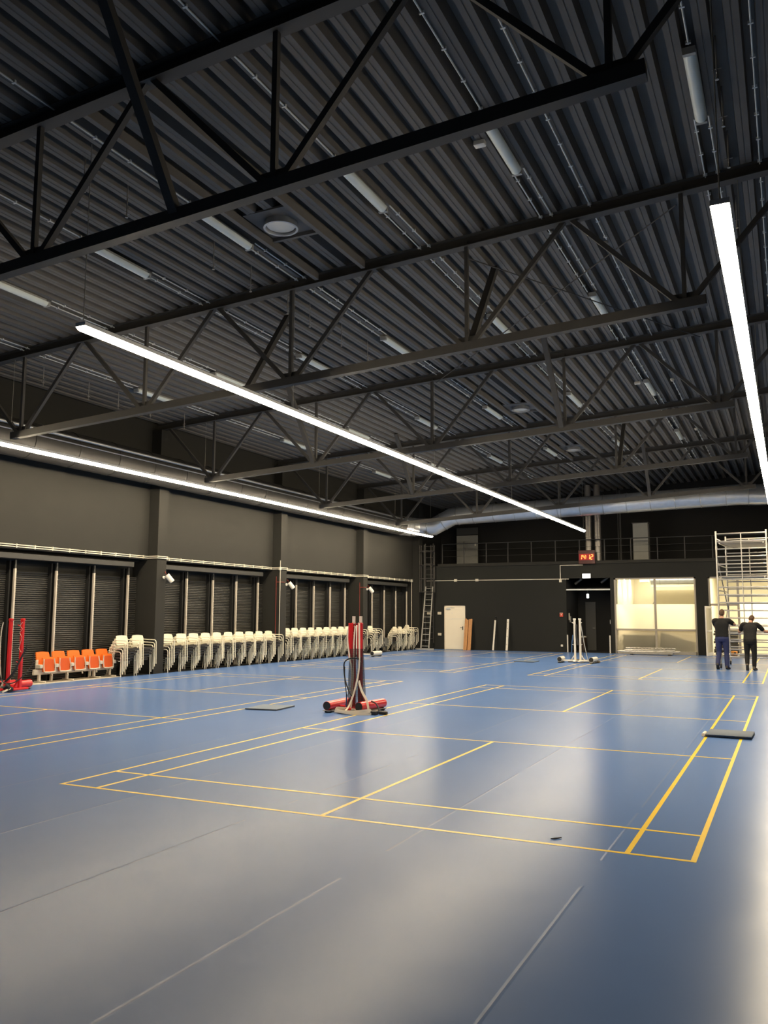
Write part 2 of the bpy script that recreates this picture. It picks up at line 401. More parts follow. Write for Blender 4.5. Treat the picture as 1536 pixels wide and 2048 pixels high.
for k, ys in enumerate(MY):
    ya, yb = COLS[k+1]+0.2, COLS[k+2]-0.2
    w = empty('window_%d' % (k+3), (-10.1, ya, 0)); w['kind'] = 'structure'
    for y in ys:
        m = MB(); m.box((0.08, y-ya-0.024, 0), (0.135, y-ya+0.024, 2.76)); m.build('mullion', 'mullion', w)
        m = MB(); m.box((0.083, y-ya-0.022, 2.762), (0.132, y-ya+0.022, 2.97)); m.build('mullion_bracket', 'shutter_box', w)
        m = MB(); m.box((-0.10, y-ya-0.085, 0), (0.015, y-ya-0.040, 2.95)); m.box((-0.10, y-ya+0.040, 0), (0.015, y-ya+0.085, 2.95)); m.build('guide_rail', 'black_wall', w)
    edges = [ya] + ys + [yb]
    for i in range(5):
        if edges[i+1]-edges[i] < 0.35: continue
        pos = ['leftmost','second','third','fourth','rightmost'][i]
        s = shutter_mesh(edges[i]+(0.09 if i else 0.0), edges[i+1]-(0.09 if i < 4 else 0.0), 2.72).build('roller_shutter', 'shutter', smooth=False)
        tag(s, 'closed black slatted roller shutter, %s panel %s' % (pos, BAYN[k]), 'shutter', 'roller shutters along the left wall')
    m = MB(); m.cbox((-10.05, ya+0.05, 2.985), (-9.86, yb-0.47, 3.13), 0.012)
    tag(m.build('shutter_box', 'shutter_box'), 'long dark grey shutter housing under the upper wall %s' % BAYN[k], 'shutter housing', 'shutter housings')

# back wall with corridor, two glazed openings and the gallery above
T = 0.2
b = MB()
b.box((-10.1, YB, 0), (-8.28, YB+T, 4.0)); b.box((-7.20, YB, 0), (-2.34, YB+T, 4.0)); b.box((-8.28, YB, 2.08), (-7.20, YB+T, 4.0)); b.box((-2.34, YB, 3.32), (-0.37, YB+T, 4.0)); b.box((-0.37, YB, 0), (-0.21, YB+T, 4.0))
b.box((-0.21, YB, 3.31), (3.22, YB+T, 4.0)); b.box((3.22, YB, 0), (3.71, YB+T, 4.0)); b.box((3.71, YB, 3.31), (XR+0.2, YB+T, 4.0)); b.box((7.3, YB, 0), (XR+0.2, YB+T, 3.31))
b.box((-8.28, YB+T, 0), (-7.2, YB+T+0.03, 2.1))
struct(b.build('wall_back', 'wall_back'))
b = MB(); b.box((-8.6, YB-0.05, 3.96), (XR+0.2, 35.0, 4.10)); struct(b.build('slab_gallery', 'wall'))
b = MB(); b.box((-10.1, 35.0, 3.9), (XR+0.4, 35.2, 8.2)); struct(b.build('wall_gallery', 'black_wall'))
b = MB(); b.box((-10.1, YB+T, 3.9), (-9.8, 35.0, 7.3)); struct(b.build('wall_gallery_side', 'black_wall'))
# corridor
b = MB(); b.box((-2.54, YB+T, 0), (-2.34, 38, 3.9)); b.box((-0.37, YB+T, 0), (-0.25, 38, 3.9)); b.box((-2.34, 34.05, 0), (-0.37, 34.2, 3.9)); b.box((-2.34, 32.4, 2.86), (-0.37, 34.05, 2.9))
struct(b.build('wall_corridor', 'black_wall'))
# lit rooms behind the glazing
b = MB(); b.box((-0.25, YB+T, -0.2), (XR+0.2, 38.2, -0.003)); struct(b.build('floor_room', 'room_floor'))
b = MB(); b.box((-0.25, YB+T, 0), (-0.10, 38.0, 3.9)); b.box((3.5, 33.4, 0), (3.6, 38, 3.9)); b.box((-0.25, 36.5, 2.0), (3.5, 36.6, 3.9)); b.box((-0.25, 38, 0), (XR+0.2, 38.2, 3.9)); b.box((XR, YB+T, 0), (XR+0.2, 38, 3.9))
struct(b.build('wall_room', 'room_wall'))
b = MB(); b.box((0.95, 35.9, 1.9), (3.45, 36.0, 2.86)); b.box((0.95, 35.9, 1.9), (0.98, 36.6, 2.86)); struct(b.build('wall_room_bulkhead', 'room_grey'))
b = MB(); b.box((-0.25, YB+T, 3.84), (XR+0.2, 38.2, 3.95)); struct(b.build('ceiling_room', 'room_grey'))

def window_glazed(name, x0, x1, mids, door=None):
    w = empty(name, (x0, YB, 0)); w['kind'] = 'structure'; W = x1-x0
    fr = MB(); y0, y1 = 0.03, 0.11
    fr.box((0, y0, 0), (0.075, y1, 3.31)); fr.box((W-0.075, y0, 0), (W, y1, 3.31)); fr.box((0, y0, 3.235), (W, y1, 3.31))
    xs = [0.0] + [m-x0 for m in mids] + [W]
    for m in xs[1:-1]: fr.box((m-0.045, y0, 0), (m+0.045, y1, 3.235))
    for i in range(len(xs)-1):
        a, c = xs[i]+0.045, xs[i+1]-0.045
        if door is not None and i == door:
            fr.box((a, y0, 2.08), (c, y1, 2.17))
            p = MB(); p.box((a, 0.065, 2.17), (c, 0.073, 3.235)); p.build('pane', 'glass', w)
        else:
            fr.box((a, y0, 1.005), (c, y1, 1.085)); fr.box((a, y0, 0), (c, y1, 0.13))
            p = MB(); p.box((a, 0.065, 2.15), (c, 0.073, 3.235)); p.build('pane', 'glass', w)
            p = MB(); p.add([(a,0.07,1.085),(c,0.07,1.085),(c,0.07,2.15),(a,0.07,2.15)], [(0,1,2,3)]); p.build('frosted_pane', 'frosted_film', w)
            p = MB(); p.add([(a,0.07,0.13),(c,0.07,0.13),(c,0.07,1.005),(a,0.07,1.005)], [(0,1,2,3)]); p.build('lower_frosted_pane', 'frosted_glass', w)
    fr.build('frame', 'grey_frame', w)
    return w
window_glazed('window_1', -0.21, 3.22, [1.53])
window_glazed('window_2', 3.71, 7.3, [4.87, 6.1], door=0)

# open glazed door leaf in the second opening
d = empty('door_2', (3.80, YB+0.02, 0), math.radians(-99)); d['kind'] = 'structure'
m = MB()
for a, c in (((0,-0.022,0.01),(0.09,0.022,2.06)), ((0.91,-0.022,0.01),(1.0,0.022,2.06)), ((0.09,-0.022,1.96),(0.91,0.022,2.06)), ((0.09,-0.022,0.01),(0.91,0.022,0.16)), ((0.09,-0.022,1.0),(0.91,0.022,1.08))): m.box(a, c)
m.build('leaf_frame', 'white_paint', d)
for z0, z1 in ((0.16,1.0),(1.08,1.96)):
    m = MB(); m.box((0.09,-0.005,z0),(0.91,0.005,z1)); m.build('pane', 'frosted_film', d)
m = MB(); m.cyl((0.95,0.02,1.04),(0.95,0.075,1.04),0.012,8); m.cyl((0.95,0.07,1.04),(0.82,0.07,1.04),0.011,8); m.build('handle', 'chrome', d)

# plain cream door in the back wall
d = empty('door_1', (-8.27, YB, 0)); d['kind'] = 'structure'
m = MB(); m.box((0,-0.025,0),(0.035,0.12,2.08)); m.box((1.03,-0.025,0),(1.065,0.12,2.08)); m.box((0,-0.025,2.045),(1.065,0.12,2.08)); m.build('door_frame', 'door', d)
m = MB(); m.box((0.04,-0.01,0.012),(1.025,0.04,2.04)); lf = m.build('leaf', 'door', d)
m = MB(); m.box((0.10,-0.055,1.90),(0.32,-0.01,1.965)); m.box((0.14,-0.045,1.985),(0.52,-0.025,2.005)); m.build('door_closer', 'ceil_conduit', d)
m = MB(); m.box((0.915,-0.016,0.93),(0.955,-0.01,1.10)); m.cyl((0.935,-0.012,1.06),(0.935,-0.06,1.06),0.010,8); m.cyl((0.935,-0.055,1.06),(0.82,-0.055,1.06),0.010,8); m.cyl((0.935,-0.012,0.975),(0.935,-0.03,0.975),0.016,10); m.build('handle', 'rubber', d)
m = MB()
for (xa, za, xb, zb) in ((0.05,1.72,0.10,1.745),(0.37,1.755,0.41,1.69),(0.05,1.47,0.12,1.435),(0.36,1.435,0.43,1.475)): m.bar((xa,-0.013,za),(xb,-0.013,zb),0.006,0.012)
m.box((0.42,-0.013,1.455),(1.0,-0.010,1.463)); m.box((0.10,-0.013,1.425),(0.85,-0.010,1.430)); m.build('tape_mark', 'ceil_conduit', d)

# ------------------------------------------------------------------ roof trusses
def truss(y, label, kick=None):
    t = empty('roof_truss', (0, y, 0), 0, label, 'roof truss', 'black steel roof trusses')
    zt = lambda x: zroof(x)-0.09; zb = lambda x: 6.26+0.055*(x-6.78)
    m = MB(); m.bar((-9.9,0,zt(-9.9)),(XR,0,zt(XR)),0.16,0.012+0.0); 
    def I(xa, xb, zf, w, h):
        g = MB()
        g.bar((xa,0,zf(xa)+h/2-0.008),(xb,0,zf(xb)+h/2-0.008),w,0.016); g.bar((xa,0,zf(xa)-h/2+0.008),(xb,0,zf(xb)-h/2+0.008),w,0.016); g.bar((xa,0,zf(xa)),(xb,0,zf(xb)),0.016,h-0.03)
        return g
    I(-9.95, XR, zt, 0.17, 0.18).build('top_chord', 'steel', t, smooth=False)
    g = MB(); g.bar((-8.0,0,zb(-8.0)),(5.92,0,zb(5.92)),0.13,0.14); g.build('bottom_chord', 'steel', t, smooth=False)
    nodes = [-7.75+3.343*i for i in range(5)]
    for i, x in enumerate(nodes):
        g = MB(); g.bar((x,0,zb(x)),(x,0,zt(x)),0.06,0.06); g.build('vertical', 'steel', t, smooth=False)
        for s in (-1, 1):
            xe = x + s*1.62
            g = MB(); g.bar((x+s*0.09,0,zb(x)+0.04),(xe,0,zt(xe)-0.06),0.07,0.07); g.build('diagonal', 'steel', t, smooth=False)
    for x in nodes:
        g = MB(); g.bar((x-0.16,0,zb(x)+0.10),(x+0.16,0,zb(x)+0.115),0.014,0.12); g.build('gusset', 'steel', t, smooth=False)
    for (x, dy) in (kick or []):
        g = MB(); g.bar((x,0,zb(x)),(x,dy,zroof(x)-0.02),0.11,0.09); g.build('kick_brace', 'steel', t, smooth=False)
    return t
truss(-6.3, 'black steel roof truss behind the camera', None)
truss(0.25, 'nearest black roof truss, spanning the top of the photo in front of all lamps', [(1.05,-1.25),(-4.42,1.25)])
truss(5.95, 'second black roof truss from the camera, above the near ends of the lamps', [(2.33,1.35),(-2.0,1.35)])
truss(12.6, 'third black roof truss from the camera, above the first wall column', [(2.2,-1.6),(-4.45,-1.4)])
truss(19.1, 'fourth black roof truss from the camera, above the second wall column', [(2.33,1.35),(-4.42,-1.4)])
truss(25.5, 'fifth black roof truss, crossing in front of the silver duct', [(2.33,-1.4)])
for i, (p, q, w) in enumerate((((2.3,6.0,7.52),(5.3,12.5,7.75),'rising to the right'), ((5.55,6.0,7.75),(-0.9,12.5,7.45),'rising to the left'))):
    g = MB(); g.cyl(p, q, 0.012, 6); tag(g.build('bracing_rod', 'steel'), 'thin black tie rod between the second and third roof trusses, %s' % w, 'tie rod')
def hanger(x):
    g = MB(); g.cyl((x,0.25,zroof(x)-0.20),(x,0.25,zroof(x)+0.1),0.005,6); return g

# ------------------------------------------------------------------ linear lamps
LZ = 5.26
def lamp(x, label):
    t = empty('linear_lamp', (x, 0.95, LZ), 0, label, 'lamp', 'lit linear lamps')
    Ln = 28.6
    m = MB(); m.box((-0.08, 0, 0.0), (0.08, Ln, 0.05)); m.build('housing', 'led_house', t, smooth=False)
    m = MB(); vs = []; fs = []; N = 60
    PR = [(-0.078,-0.002),(-0.052,-0.032),(-0.024,-0.056),(0.024,-0.056),(0.052,-0.032),(0.078,-0.002)]; K = len(PR)-1
    for i in range(N+1):
        for p in PR: vs.append((p[0], 0.01+(Ln-0.02)*i/N, p[1]))
    for i in range(N):
        for k in range(K):
            a = i*(K+1)+k; fs.append((a, a+1, a+K+2, a+K+1))
    fs.append(tuple(range(K, -1, -1))); fs.append(tuple(N*(K+1)+k for k in range(K+1)))
    m.add(vs, fs); m.build('diffuser', 'led', t)
    for y in (0.05, 5.0, 11.65, 18.15, 24.55, 28.5):
        m = MB(); m.cyl((0, y, 0.05), (0, y, zroof(x)-0.01-LZ), 0.006, 6); m.build('suspension_wire', 'wire', t)
lamp(-8.05, 'long glowing linear lamp nearest the left wall, along the silver duct')
lamp(-1.0, 'long glowing linear lamp crossing the middle of the hall')
lamp(6.4, 'long glowing linear lamp at the right edge of the photo')

# ------------------------------------------------------------------ unlit fluorescent battens and conduits on the deck
LX = [-7.70,-5.34,-2.97,-0.85,1.56,3.63,6.06]
LY = [2.85, 9.35, 16.10, 22.80]
ROWN = ['in the row nearest the left wall','in the second row from the left wall','in the third row from the left wall','in the middle row','in the third row from the right','in the second row from the right','in the rightmost row']
def batten(x, y):
    t = empty('fluorescent_batten', (x, y, zroof(x)-0.012))
    m = MB(); m.box((-0.055, 0.03, -0.05), (0.055, 1.39, 0.0)); m.build('housing', 'batten_cap', t)
    m = MB(); pr = [(0.075*math.cos(a), -0.045-0.075*math.sin(a)) for a in [PI*k/10 for k in range(11)]]
    vs = [(p[0], yy, p[1]) for yy in (0.0, 1.42) for p in pr]; n = 11
    fs = [(i, i+1, n+i+1, n+i) for i in range(n-1)] + [tuple(reversed(range(n))), tuple(range(n, 2*n)), (0, n, 2*n-1, n-1)]
    m.add(vs, fs); m.build('diffuser', 'batten', t)
    for yy in (-0.05, 1.42):
        m = MB(); m.box((-0.07, yy, -0.115), (0.07, yy+0.05, -0.03)); m.build('end_cap', 'batten_cap', t)
    return t
bproto = batten(LX[0], LY[0])
for j, y in enumerate(LY):
    for i, x in enumerate(LX):
        o = bproto if (i, j) == (0, 0) else copy_tree(bproto)
        o.location = (x, y, zroof(x)-0.012)
        tag(o, 'unlit white ceiling batten %s, %s from the camera' % (ROWN[i], ORD[j]), 'ceiling light', 'unlit ceiling battens')
def conduit_ceiling(x, y0, y1, pair, label):
    m = MB()
    for dx in ((-0.085, 0.085) if pair else (0,)):
        z = zroof(x+dx)-0.02
        m.cyl((x+dx, y0, z), (x+dx, y1, z), 0.011, 6)
        y = y0+0.3
        while y < y1: m.box((x+dx-0.028, y-0.012, z-0.014), (x+dx+0.028, y+0.012, z+0.02)); y += 0.62
    return tag(m.build('ceiling_conduit', 'ceil_conduit'), label, 'conduit', 'pale conduits under the ceiling')
for i, x in enumerate(LX):
    ys = [YF+0.3] + [v for y in LY for v in (y-0.06, y+1.48)] + [29.5]
    for k in range(0, len(ys), 2):
        seg = ['running towards the camera','after the first batten','after the second batten','after the third batten','after the farthest batten'][k//2]
        conduit_ceiling(x, ys[k], ys[k+1], k > 0, 'pale ceiling conduit %s, %s' % (ROWN[i], seg))
conduit_ceiling(4.31, YF+0.3, 7.2, False, 'single pale ceiling conduit ending at the smoke detector')
conduit_ceiling(4.28, 7.5, 15.6, False, 'single pale ceiling conduit between smoke detector and second detector')
conduit_ceiling(4.25, 16.7, 29.0, False, 'single pale ceiling conduit beyond the second smoke detector')
conduit_ceiling(6.70, YF+0.3, 27.0, False, 'single pale ceiling conduit right of the rightmost batten row')
for k, (x, y, w) in enumerate(((4.25, 7.35, 'nearest'), (4.25, 16.55, 'second'), (4.22, 23.2, 'farthest'))):
    t = empty('smoke_detector', (x, y, zroof(x)), 0, 'round white smoke detector on the right ceiling conduit, %s one' % w, 'smoke detector', 'smoke detectors')
    m = MB(); m.lathe([(0.06,0.0),(0.06,-0.03),(0.052,-0.04)], n=16); m.build('base', 'plate', t)
    m = MB(); m.lathe([(0.04,-0.04),(0.045,-0.06),(0.03,-0.075)], n=16); m.build('sensor_head', 'white_paint', t)
for k, (x, y, w) in enumerate(((3.38, 3.45, 'just behind the nearest truss'), (3.38, 16.3, 'farther back between the third and fourth trusses'))):
    m = MB(); m.cbox((x-0.075, y-0.05, zroof(x)-0.07), (x+0.075, y+0.05, zroof(x)), 0.008)
    tag(m.build('junction_box', 'white_paint'), 'small white box under the ceiling %s' % w, 'junction box')
# sprinklers
def sprinkler(x, y):
    m = MB(); z = zroof(x)
    m.cyl((x,y,z+0.1),(x,y,z-0.40),0.010,6); m.cyl((x-0.05,y,z-0.30),(x+0.05,y,z-0.30),0.007,6); m.cyl((x,y-0.05,z-0.36),(x,y+0.05,z-0.36),0.006,6); m.lathe([(0.022,-0.43),(0.022,-0.42),(0.008,-0.40)], (x,y,z), 8)
    return m.build('sprinkler', 'alu_dark')
for r, (x, ys, w) in enumerate(((-1.37, (1.26,2.06,4.05,5.1,6.3,7.1,8.4,9.6), 'in the row left of the middle'), (6.33, (2.97,3.98,5.04,7.0), 'in the row beside the right lamp'), (-8.35, (5.77,7.0,8.39,9.4,10.6,12.0), 'in the row near the left wall'))):
    for i, y in enumerate(ys):
        tag(sprinkler(x, y), 'small hanging sprinkler %s, %s from the camera' % (w, ORD[i]), 'sprinkler', 'ceiling sprinklers')
# round roof vents
for i, (x, y) in enumerate(((-0.03, 3.95), (-0.03, 16.9), (-0.03, 23.6))):
    z = zroof(x)-0.02
    t = empty('roof_vent', (x, y, z), 0, 'round silver-rimmed roof vent collar, %s from the camera' % ORD[i], 'vent', 'round roof vents')
    m = MB(); m.box((-0.42,-0.42,0.0),(0.42,0.42,0.03)); m.build('mounting_plate', 'deck', t)
    m = MB(); m.lathe([(0.250,0.0),(0.250,-0.085),(0.268,-0.09),(0.268,-0.105),(0.236,-0.105),(0.232,-0.045),(0.2,-0.035)], n=32); m.build('collar', 'duct_joint', t)
    m = MB(); m.lathe([(0.212,-0.048),(0.215,-0.066)], n=32); m.build('flap', 'white_paint', t)
    m = MB(); m.bar((-0.46,0.45,-0.03),(0.46,0.45,-0.03),0.06,0.06); m.build('cross_trimmer', 'deck', t)
    ya, yb = ((0.36,5.85),(12.70,19.0),(19.2,25.4))[i]
    for dx in (-0.46, 0.46):
        m = MB(); m.bar((dx,ya-y,-0.055+0.055*dx),(dx,yb-y,-0.055+0.055*dx),0.075,0.13); m.build('trimmer_joist', 'deck', t)

# ------------------------------------------------------------------ ducts
def ringed_duct(name, pts, r, label, joints, sm='duct'):
    pts = [Vector(p) for p in pts]
    t = empty(name, pts[0], 0, label, 'duct'); P = [p - pts[0] for p in pts]
    m = MB(); m.tube(P, r, 28); m.build('shell', sm, t)
    for a in range(len(P)-1):
        L = (P[a+1]-P[a]).length; k = max(1, int(L/joints)); d = (P[a+1]-P[a]).normalized()
        for i in range(k):
            c = P[a].lerp(P[a+1], (i+0.5)/k)
            g = MB(); g.lathe([(r+0.002,-0.02),(r+0.014,-0.012),(r+0.014,0.012),(r+0.002,0.02)], c, 28, d); g.build('joint_band', 'duct_joint' if sm == 'duct' else sm, t)
    return t
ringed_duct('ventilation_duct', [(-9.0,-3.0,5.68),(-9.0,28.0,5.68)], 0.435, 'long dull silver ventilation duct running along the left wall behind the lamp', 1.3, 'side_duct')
ringed_duct('ventilation_duct', [(-8.60,29.0,5.66),(-7.90,29.45,5.70),(-7.0,29.5,6.13),(-6.4,29.5,6.17),(5.2,29.5,6.46),(5.9,29.5,6.42),(7.85,29.5,6.42)], 0.41, 'large silver ventilation duct crossing the back of the hall', 0.95)
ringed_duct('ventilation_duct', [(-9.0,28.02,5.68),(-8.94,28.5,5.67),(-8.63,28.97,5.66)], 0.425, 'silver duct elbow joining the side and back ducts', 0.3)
m = MB(); m.cyl((-8.53,-3,5.74),(-8.53,28.0,5.74),0.018,8); tag(m.build('side_pipe', 'duct_joint'), 'thin silver pipe along the room side of the left wall duct', 'pipe')
m = MB(); m.cyl((-8.54,-3,5.88),(-8.54,28.0,5.88),0.042,12); tag(m.build('side_pipe', 'duct_joint'), 'thicker silver pipe above the thin one along the left wall duct', 'pipe')
for x, w in ((-1.36, 'left'), (-0.94, 'right')):
    ringed_duct('vertical_duct', [(x,32.15,4.12),(x,32.15,6.3),(x,32.15,7.6)], 0.145, 'vertical silver duct standing on the gallery, %s of the pair behind the clock' % w, 0.7, 'dim_duct')

# ------------------------------------------------------------------ conduits on the walls
m = MB()
for z in (3.265, 3.315):
    pts = [(-9.785, YF+0.3, z)]
    for y in COLS[:-1]: pts += [(-9.785, y-0.23, z), (-9.43, y-0.225, z), (-9.43, y+0.225, z), (-9.785, y+0.23, z)]
    pts += [(-9.785, 31.0, z)]
    m.tube(pts, 0.014, 6)
y = YF+0.8
while y < 31:
    if min(abs(y-c) for c in COLS) > 0.3: m.box((-9.80, y-0.012, 3.24), (-9.765, y+0.012, 3.34))
    y += 0.55
tag(m.build('wall_conduit', 'conduit'), 'pair of pale conduits along the left wall above the shutters', 'conduit')
m = MB()
m.tube([(-9.42,18.80,3.29),(-9.42,18.80,0.0)],0.013,6); m.box((-9.46,18.76,3.22),(-9.40,18.84,3.33)); m.cyl((-9.42,18.80,3.3),(-9.42,18.80,3.56),0.012,6)
tag(m.build('wall_conduit', 'conduit'), 'pale vertical conduit on the left side of the second column', 'conduit')
m = MB(); m.tube([(-9.70,31.0,3.30),(-9.70,31.0,0.0)],0.014,6); m.box((-9.74,30.95,3.22),(-9.66,31.05,3.34)); tag(m.build('wall_conduit', 'conduit'), 'pale vertical conduit at the far end of the left wall', 'conduit')
for y, w in ((18.83, 'second'), (25.31, 'third')):
    m = MB(); m.tube([(-9.60,y,3.0),(-9.60,y,0.9)],0.011,6); m.tube([(-9.60,y,2.80),(-9.44,y,2.80),(-9.43,y+0.3,2.80)],0.009,6)
    tag(m.build('red_cable', 'red_cable'), 'red cable down the side of the %s wall column' % w, 'cable')
m = MB(); m.box((-9.2,YB-0.03,3.275),(-2.2,YB,3.305))
for x in (-7.68,-6.60): m.box((x-0.07,YB-0.045,3.24),(x+0.07,YB,3.35))
tag(m.build('wall_conduit', 'conduit'), 'pale horizontal conduit with two boxes across the back wall', 'conduit')
m = MB(); m.box((-2.60,YB-0.03,3.30),(-2.57,YB,3.93)); m.box((-2.60,YB-0.03,3.90),(-1.55,YB,3.93)); m.box((-2.64,YB-0.05,3.15),(-2.53,YB,3.28)); tag(m.build('wall_conduit', 'conduit'), 'pale conduit rising from the back wall run towards the red clock', 'conduit')
for x, z, w, h, lab in ((-8.53,1.72,0.19,0.13,'beige blank plate on the back wall left of the door, upper one'),(-8.52,0.71,0.18,0.13,'beige blank plate on the back wall left of the door, lower one'),(-9.09,1.71,0.19,0.11,'beige blank plate behind the leaning ladder')):
    m = MB(); m.cbox((x-w/2,YB-0.025,z-h/2),(x+w/2,YB,z+h/2),0.006); tag(m.build('wall_plate', 'plate'), lab, 'wall plate')
m = MB(); m.cbox((-2.63,YB-0.03,0.24),(-2.53,YB,0.34),0.006); tag(m.build('wall_socket', 'white_paint'), 'white wall socket low on the back wall left of the corridor', 'socket')
t = empty('fire_alarm', (-2.57,YB,1.68), 0, 'red fire alarm call point left of the corridor', 'fire alarm')
m = MB(); m.cbox((-0.075,-0.05,-0.10),(0.075,0,0.085),0.008); m.build('case', 'redbox', t)
m = MB(); m.box((-0.07,-0.055,0.055),(0.07,-0.05,0.082)); m.build('label_strip', 'plate', t)
m = MB(); m.lathe([(0.026,0.0),(0.026,0.012)],(0,-0.05,-0.005),12,(0,-1,0)); m.build('button', 'white_paint', t)
t = empty('intercom', (-2.34,32.25,1.55), 0, 'grey wall phone inside the corridor entrance', 'intercom')
m = MB(); m.cbox((0,-0.16,-0.12),(0.04,-0.05,0.20),0.006); m.build('back_panel', 'plate', t)
m = MB(); m.cbox((0.0,0.0,-0.22),(0.06,0.10,0.06),0.01); m.build('handset', 'grey_panel', t)

# spotlights on the columns
for y, w in ((12.70,'first'),(19.30,'second'),(25.72,'third')):
    t = empty('spotlight', (-9.45,y,2.72), 0, 'white cylindrical spotlight on the %s wall column' % w, 'spotlight', 'white column spotlights')
    m = MB(); m.cyl((0,-0.05,0.0),(0.03,-0.05,0.0),0.045,12); m.cyl((0.02,-0.05,0.0),(0.13,-0.03,0.0),0.012,8); m.build('bracket', 'white_paint', t)
    m = MB(); a = Vector((0.12,-0.05,0.07)); c = Vector((0.23,0.07,-0.12)); m.cyl(a, c, 0.075, 20); m.build('body', 'white_paint', t)
    m = MB(); d_ = (c-a).normalized(); m.cyl(c, c+d_*0.006, 0.068, 20); m.build('lens', 'batten', t)
    m = MB(); m.tube([a, a+Vector((-0.02,-0.05,0.09)), Vector((0.04,-0.03,0.18)), Vector((0.0,0.0,0.12))],0.006,6); m.build('cable', 'red_cable', t)

# ------------------------------------------------------------------ gallery railing, ladder cage, clock, signs
t = empty('gallery_railing', (0,YB+0.05,4.1), 0, 'thin dark post and rail balustrade along the gallery edge', 'railing')
for x in (-8.39,-7.27,-6.14,-5.07,-3.94,-2.81,-1.70,-0.58,0.57,1.70,2.83,3.95,5.1,6.2,7.3):
    m = MB(); m.box((x-0.022,-0.012,0),(x+0.022,0.012,0.95)); m.build('post', 'rail_paint', t)
m = MB(); m.cyl((-8.4,0,0.96),(7.8,0,0.96),0.020,8); m.build('top_rail', 'rail_paint', t)
for z in (0.35,0.65):
    m = MB(); m.cyl((-8.4,0,z),(7.8,0,z),0.006,6); m.build('wire_rail', 'rail_paint', t)
def panel_door(name, x0, x1, y, z0, z1, zt, label):
    t = empty(name, (x0,y,z0), 0, label, 'door'); W = x1-x0
    m = MB(); m.box((0,0,0),(W,0.06,z1-z0)); m.build('leaf', 'grey_panel', t)
    m = MB(); m.box((0,0.0,z1-z0+0.04),(W,0.06,zt-z0)); m.build('transom_panel', 'grey_door', t)
    m = MB(); m.box((W*0.34,-0.012,0.0),(W*0.36,0,1.3)); m.build('gap_strip', 'rubber', t)
    m = MB(); m.box((W*0.86,-0.02,1.05),(W*0.93,0,1.18)); m.build('switch_plate', 'white_paint', t)
panel_door('gallery_door', -8.6, -7.46, 34.3, 4.1, 5.70, 6.10, 'grey double door at the left end of the gallery')
t = empty('boxed_shaft', (0.48,33.0,4.1), 0, 'light grey boxed shaft standing on the gallery right of the clock', 'shaft')
m = MB(); m.box((0,0,0),(0.66,0.5,0.82)); m.box((0,0,0.83),(0.66,0.5,1.74)); m.build('casing', 'grey_panel', t)
m = MB(); m.box((-0.04,-0.04,1.74),(0.70,0.5,1.78)); m.build('cap', 'steel', t)
m = MB(); 
for x in (-0.28,-0.20,-0.16): m.cyl((x,33.6,4.1),(x,33.6,7.5),0.02,8)
tag(m.build('riser_pipes', 'grey_door'), 'three thin grey riser pipes on the gallery right of the vertical ducts', 'pipes')

t = empty('caged_ladder', (-9.0,YB,0), 0, 'dark fixed access ladder with safety cage in the far left corner', 'ladder')
for x in (-0.21, 0.21):
    m = MB(); m.box((x-0.02,-0.16,0.3),(x+0.02,-0.11,5.1)); m.build('rail', 'steel', t)
for k in range(17):
    m = MB(); z = 0.5+0.28*k; m.cyl((-0.21,-0.135,z),(0.21,-0.135,z),0.013,8); m.build('rung', 'steel', t)
for z in (2.73,3.38,4.03,4.70):
    m = MB(); m.tube([(0.36*math.sin(a), -0.42-0.36*math.cos(a)+0.0, z) for a in [(-0.75+1.5*i/14)*PI for i in range(15)]],0.018,6,flat=1.6); m.build('cage_hoop', 'steel', t)
for a in (-0.6,-0.3,0,0.3,0.6):
    m = MB(); m.box((0.36*math.sin(a*PI)-0.02,-0.42-0.36*math.cos(a*PI)-0.004,2.73),(0.36*math.sin(a*PI)+0.02,-0.42-0.36*math.cos(a*PI)+0.004,5.0)); m.build('cage_bar', 'steel', t)

t = empty('digital_clock', (-1.34,YB-0.06,4.26), 0, 'red digital clock reading 14:12 on the gallery edge', 'clock')
m = MB(); m.cbox((-0.37,-0.10,-0.31),(0.37,0.0,0.31),0.012); m.build('case', 'clock_case', t)
m = MB(); m.box((-0.335,-0.1035,-0.135),(0.335,-0.1002,0.145)); m.build('digit_glow_panel', 'digit_glow', t)  # panel added behind the digits to carry their red glow
SEG = {'1':'bc','4':'fgbc','2':'abged'}
def digit(ch, x0):
    w, h, th, sh = 0.095, 0.205, 0.030, 0.10
    g = MB()
    def P(x, z): return (x0+x+sh*(z-h/2)*1.0, -0.106, z-h/2+0.0)
    S = {'a':((0.015,h),(w-0.01,h)),'b':((w,h-0.01),(w,h/2+0.01)),'c':((w,h/2-0.01),(w,0.01)),'d':((0.01,0),(w-0.015,0)),'e':((0,h/2-0.01),(0,0.01)),'f':((0,h-0.01),(0,h/2+0.01)),'g':((0.015,h/2),(w-0.015,h/2))}
    for s in SEG[ch]:
        a, c = S[s]; g.bar(P(*a), P(*c), 0.012, th, up=(0,0,1) if s in 'agd' else (1,0,0))
    return g.build('digit', 'digit', t, smooth=False)
for ch, x0 in (('1',-0.315),('4',-0.165),('1',0.04),('2',0.175)): digit(ch, x0)
m = MB(); m.box((-0.035,-0.112,0.025),(-0.005,-0.10,0.055)); m.box((-0.042,-0.112,-0.055),(-0.012,-0.10,-0.025)); m.build('colon', 'digit', t)
t = empty('exit_sign', (-1.39,YB-0.03,3.415), 0, 'bright white lit emergency sign above the corridor opening', 'sign')
m = MB(); m.cbox((-0.185,-0.05,-0.105),(0.185,0.03,0.105),0.008); m.build('case', 'white_paint', t)
m = MB(); m.box((-0.175,-0.054,-0.095),(0.175,-0.050,0.095)); m.build('lit_face', 'sign', t)
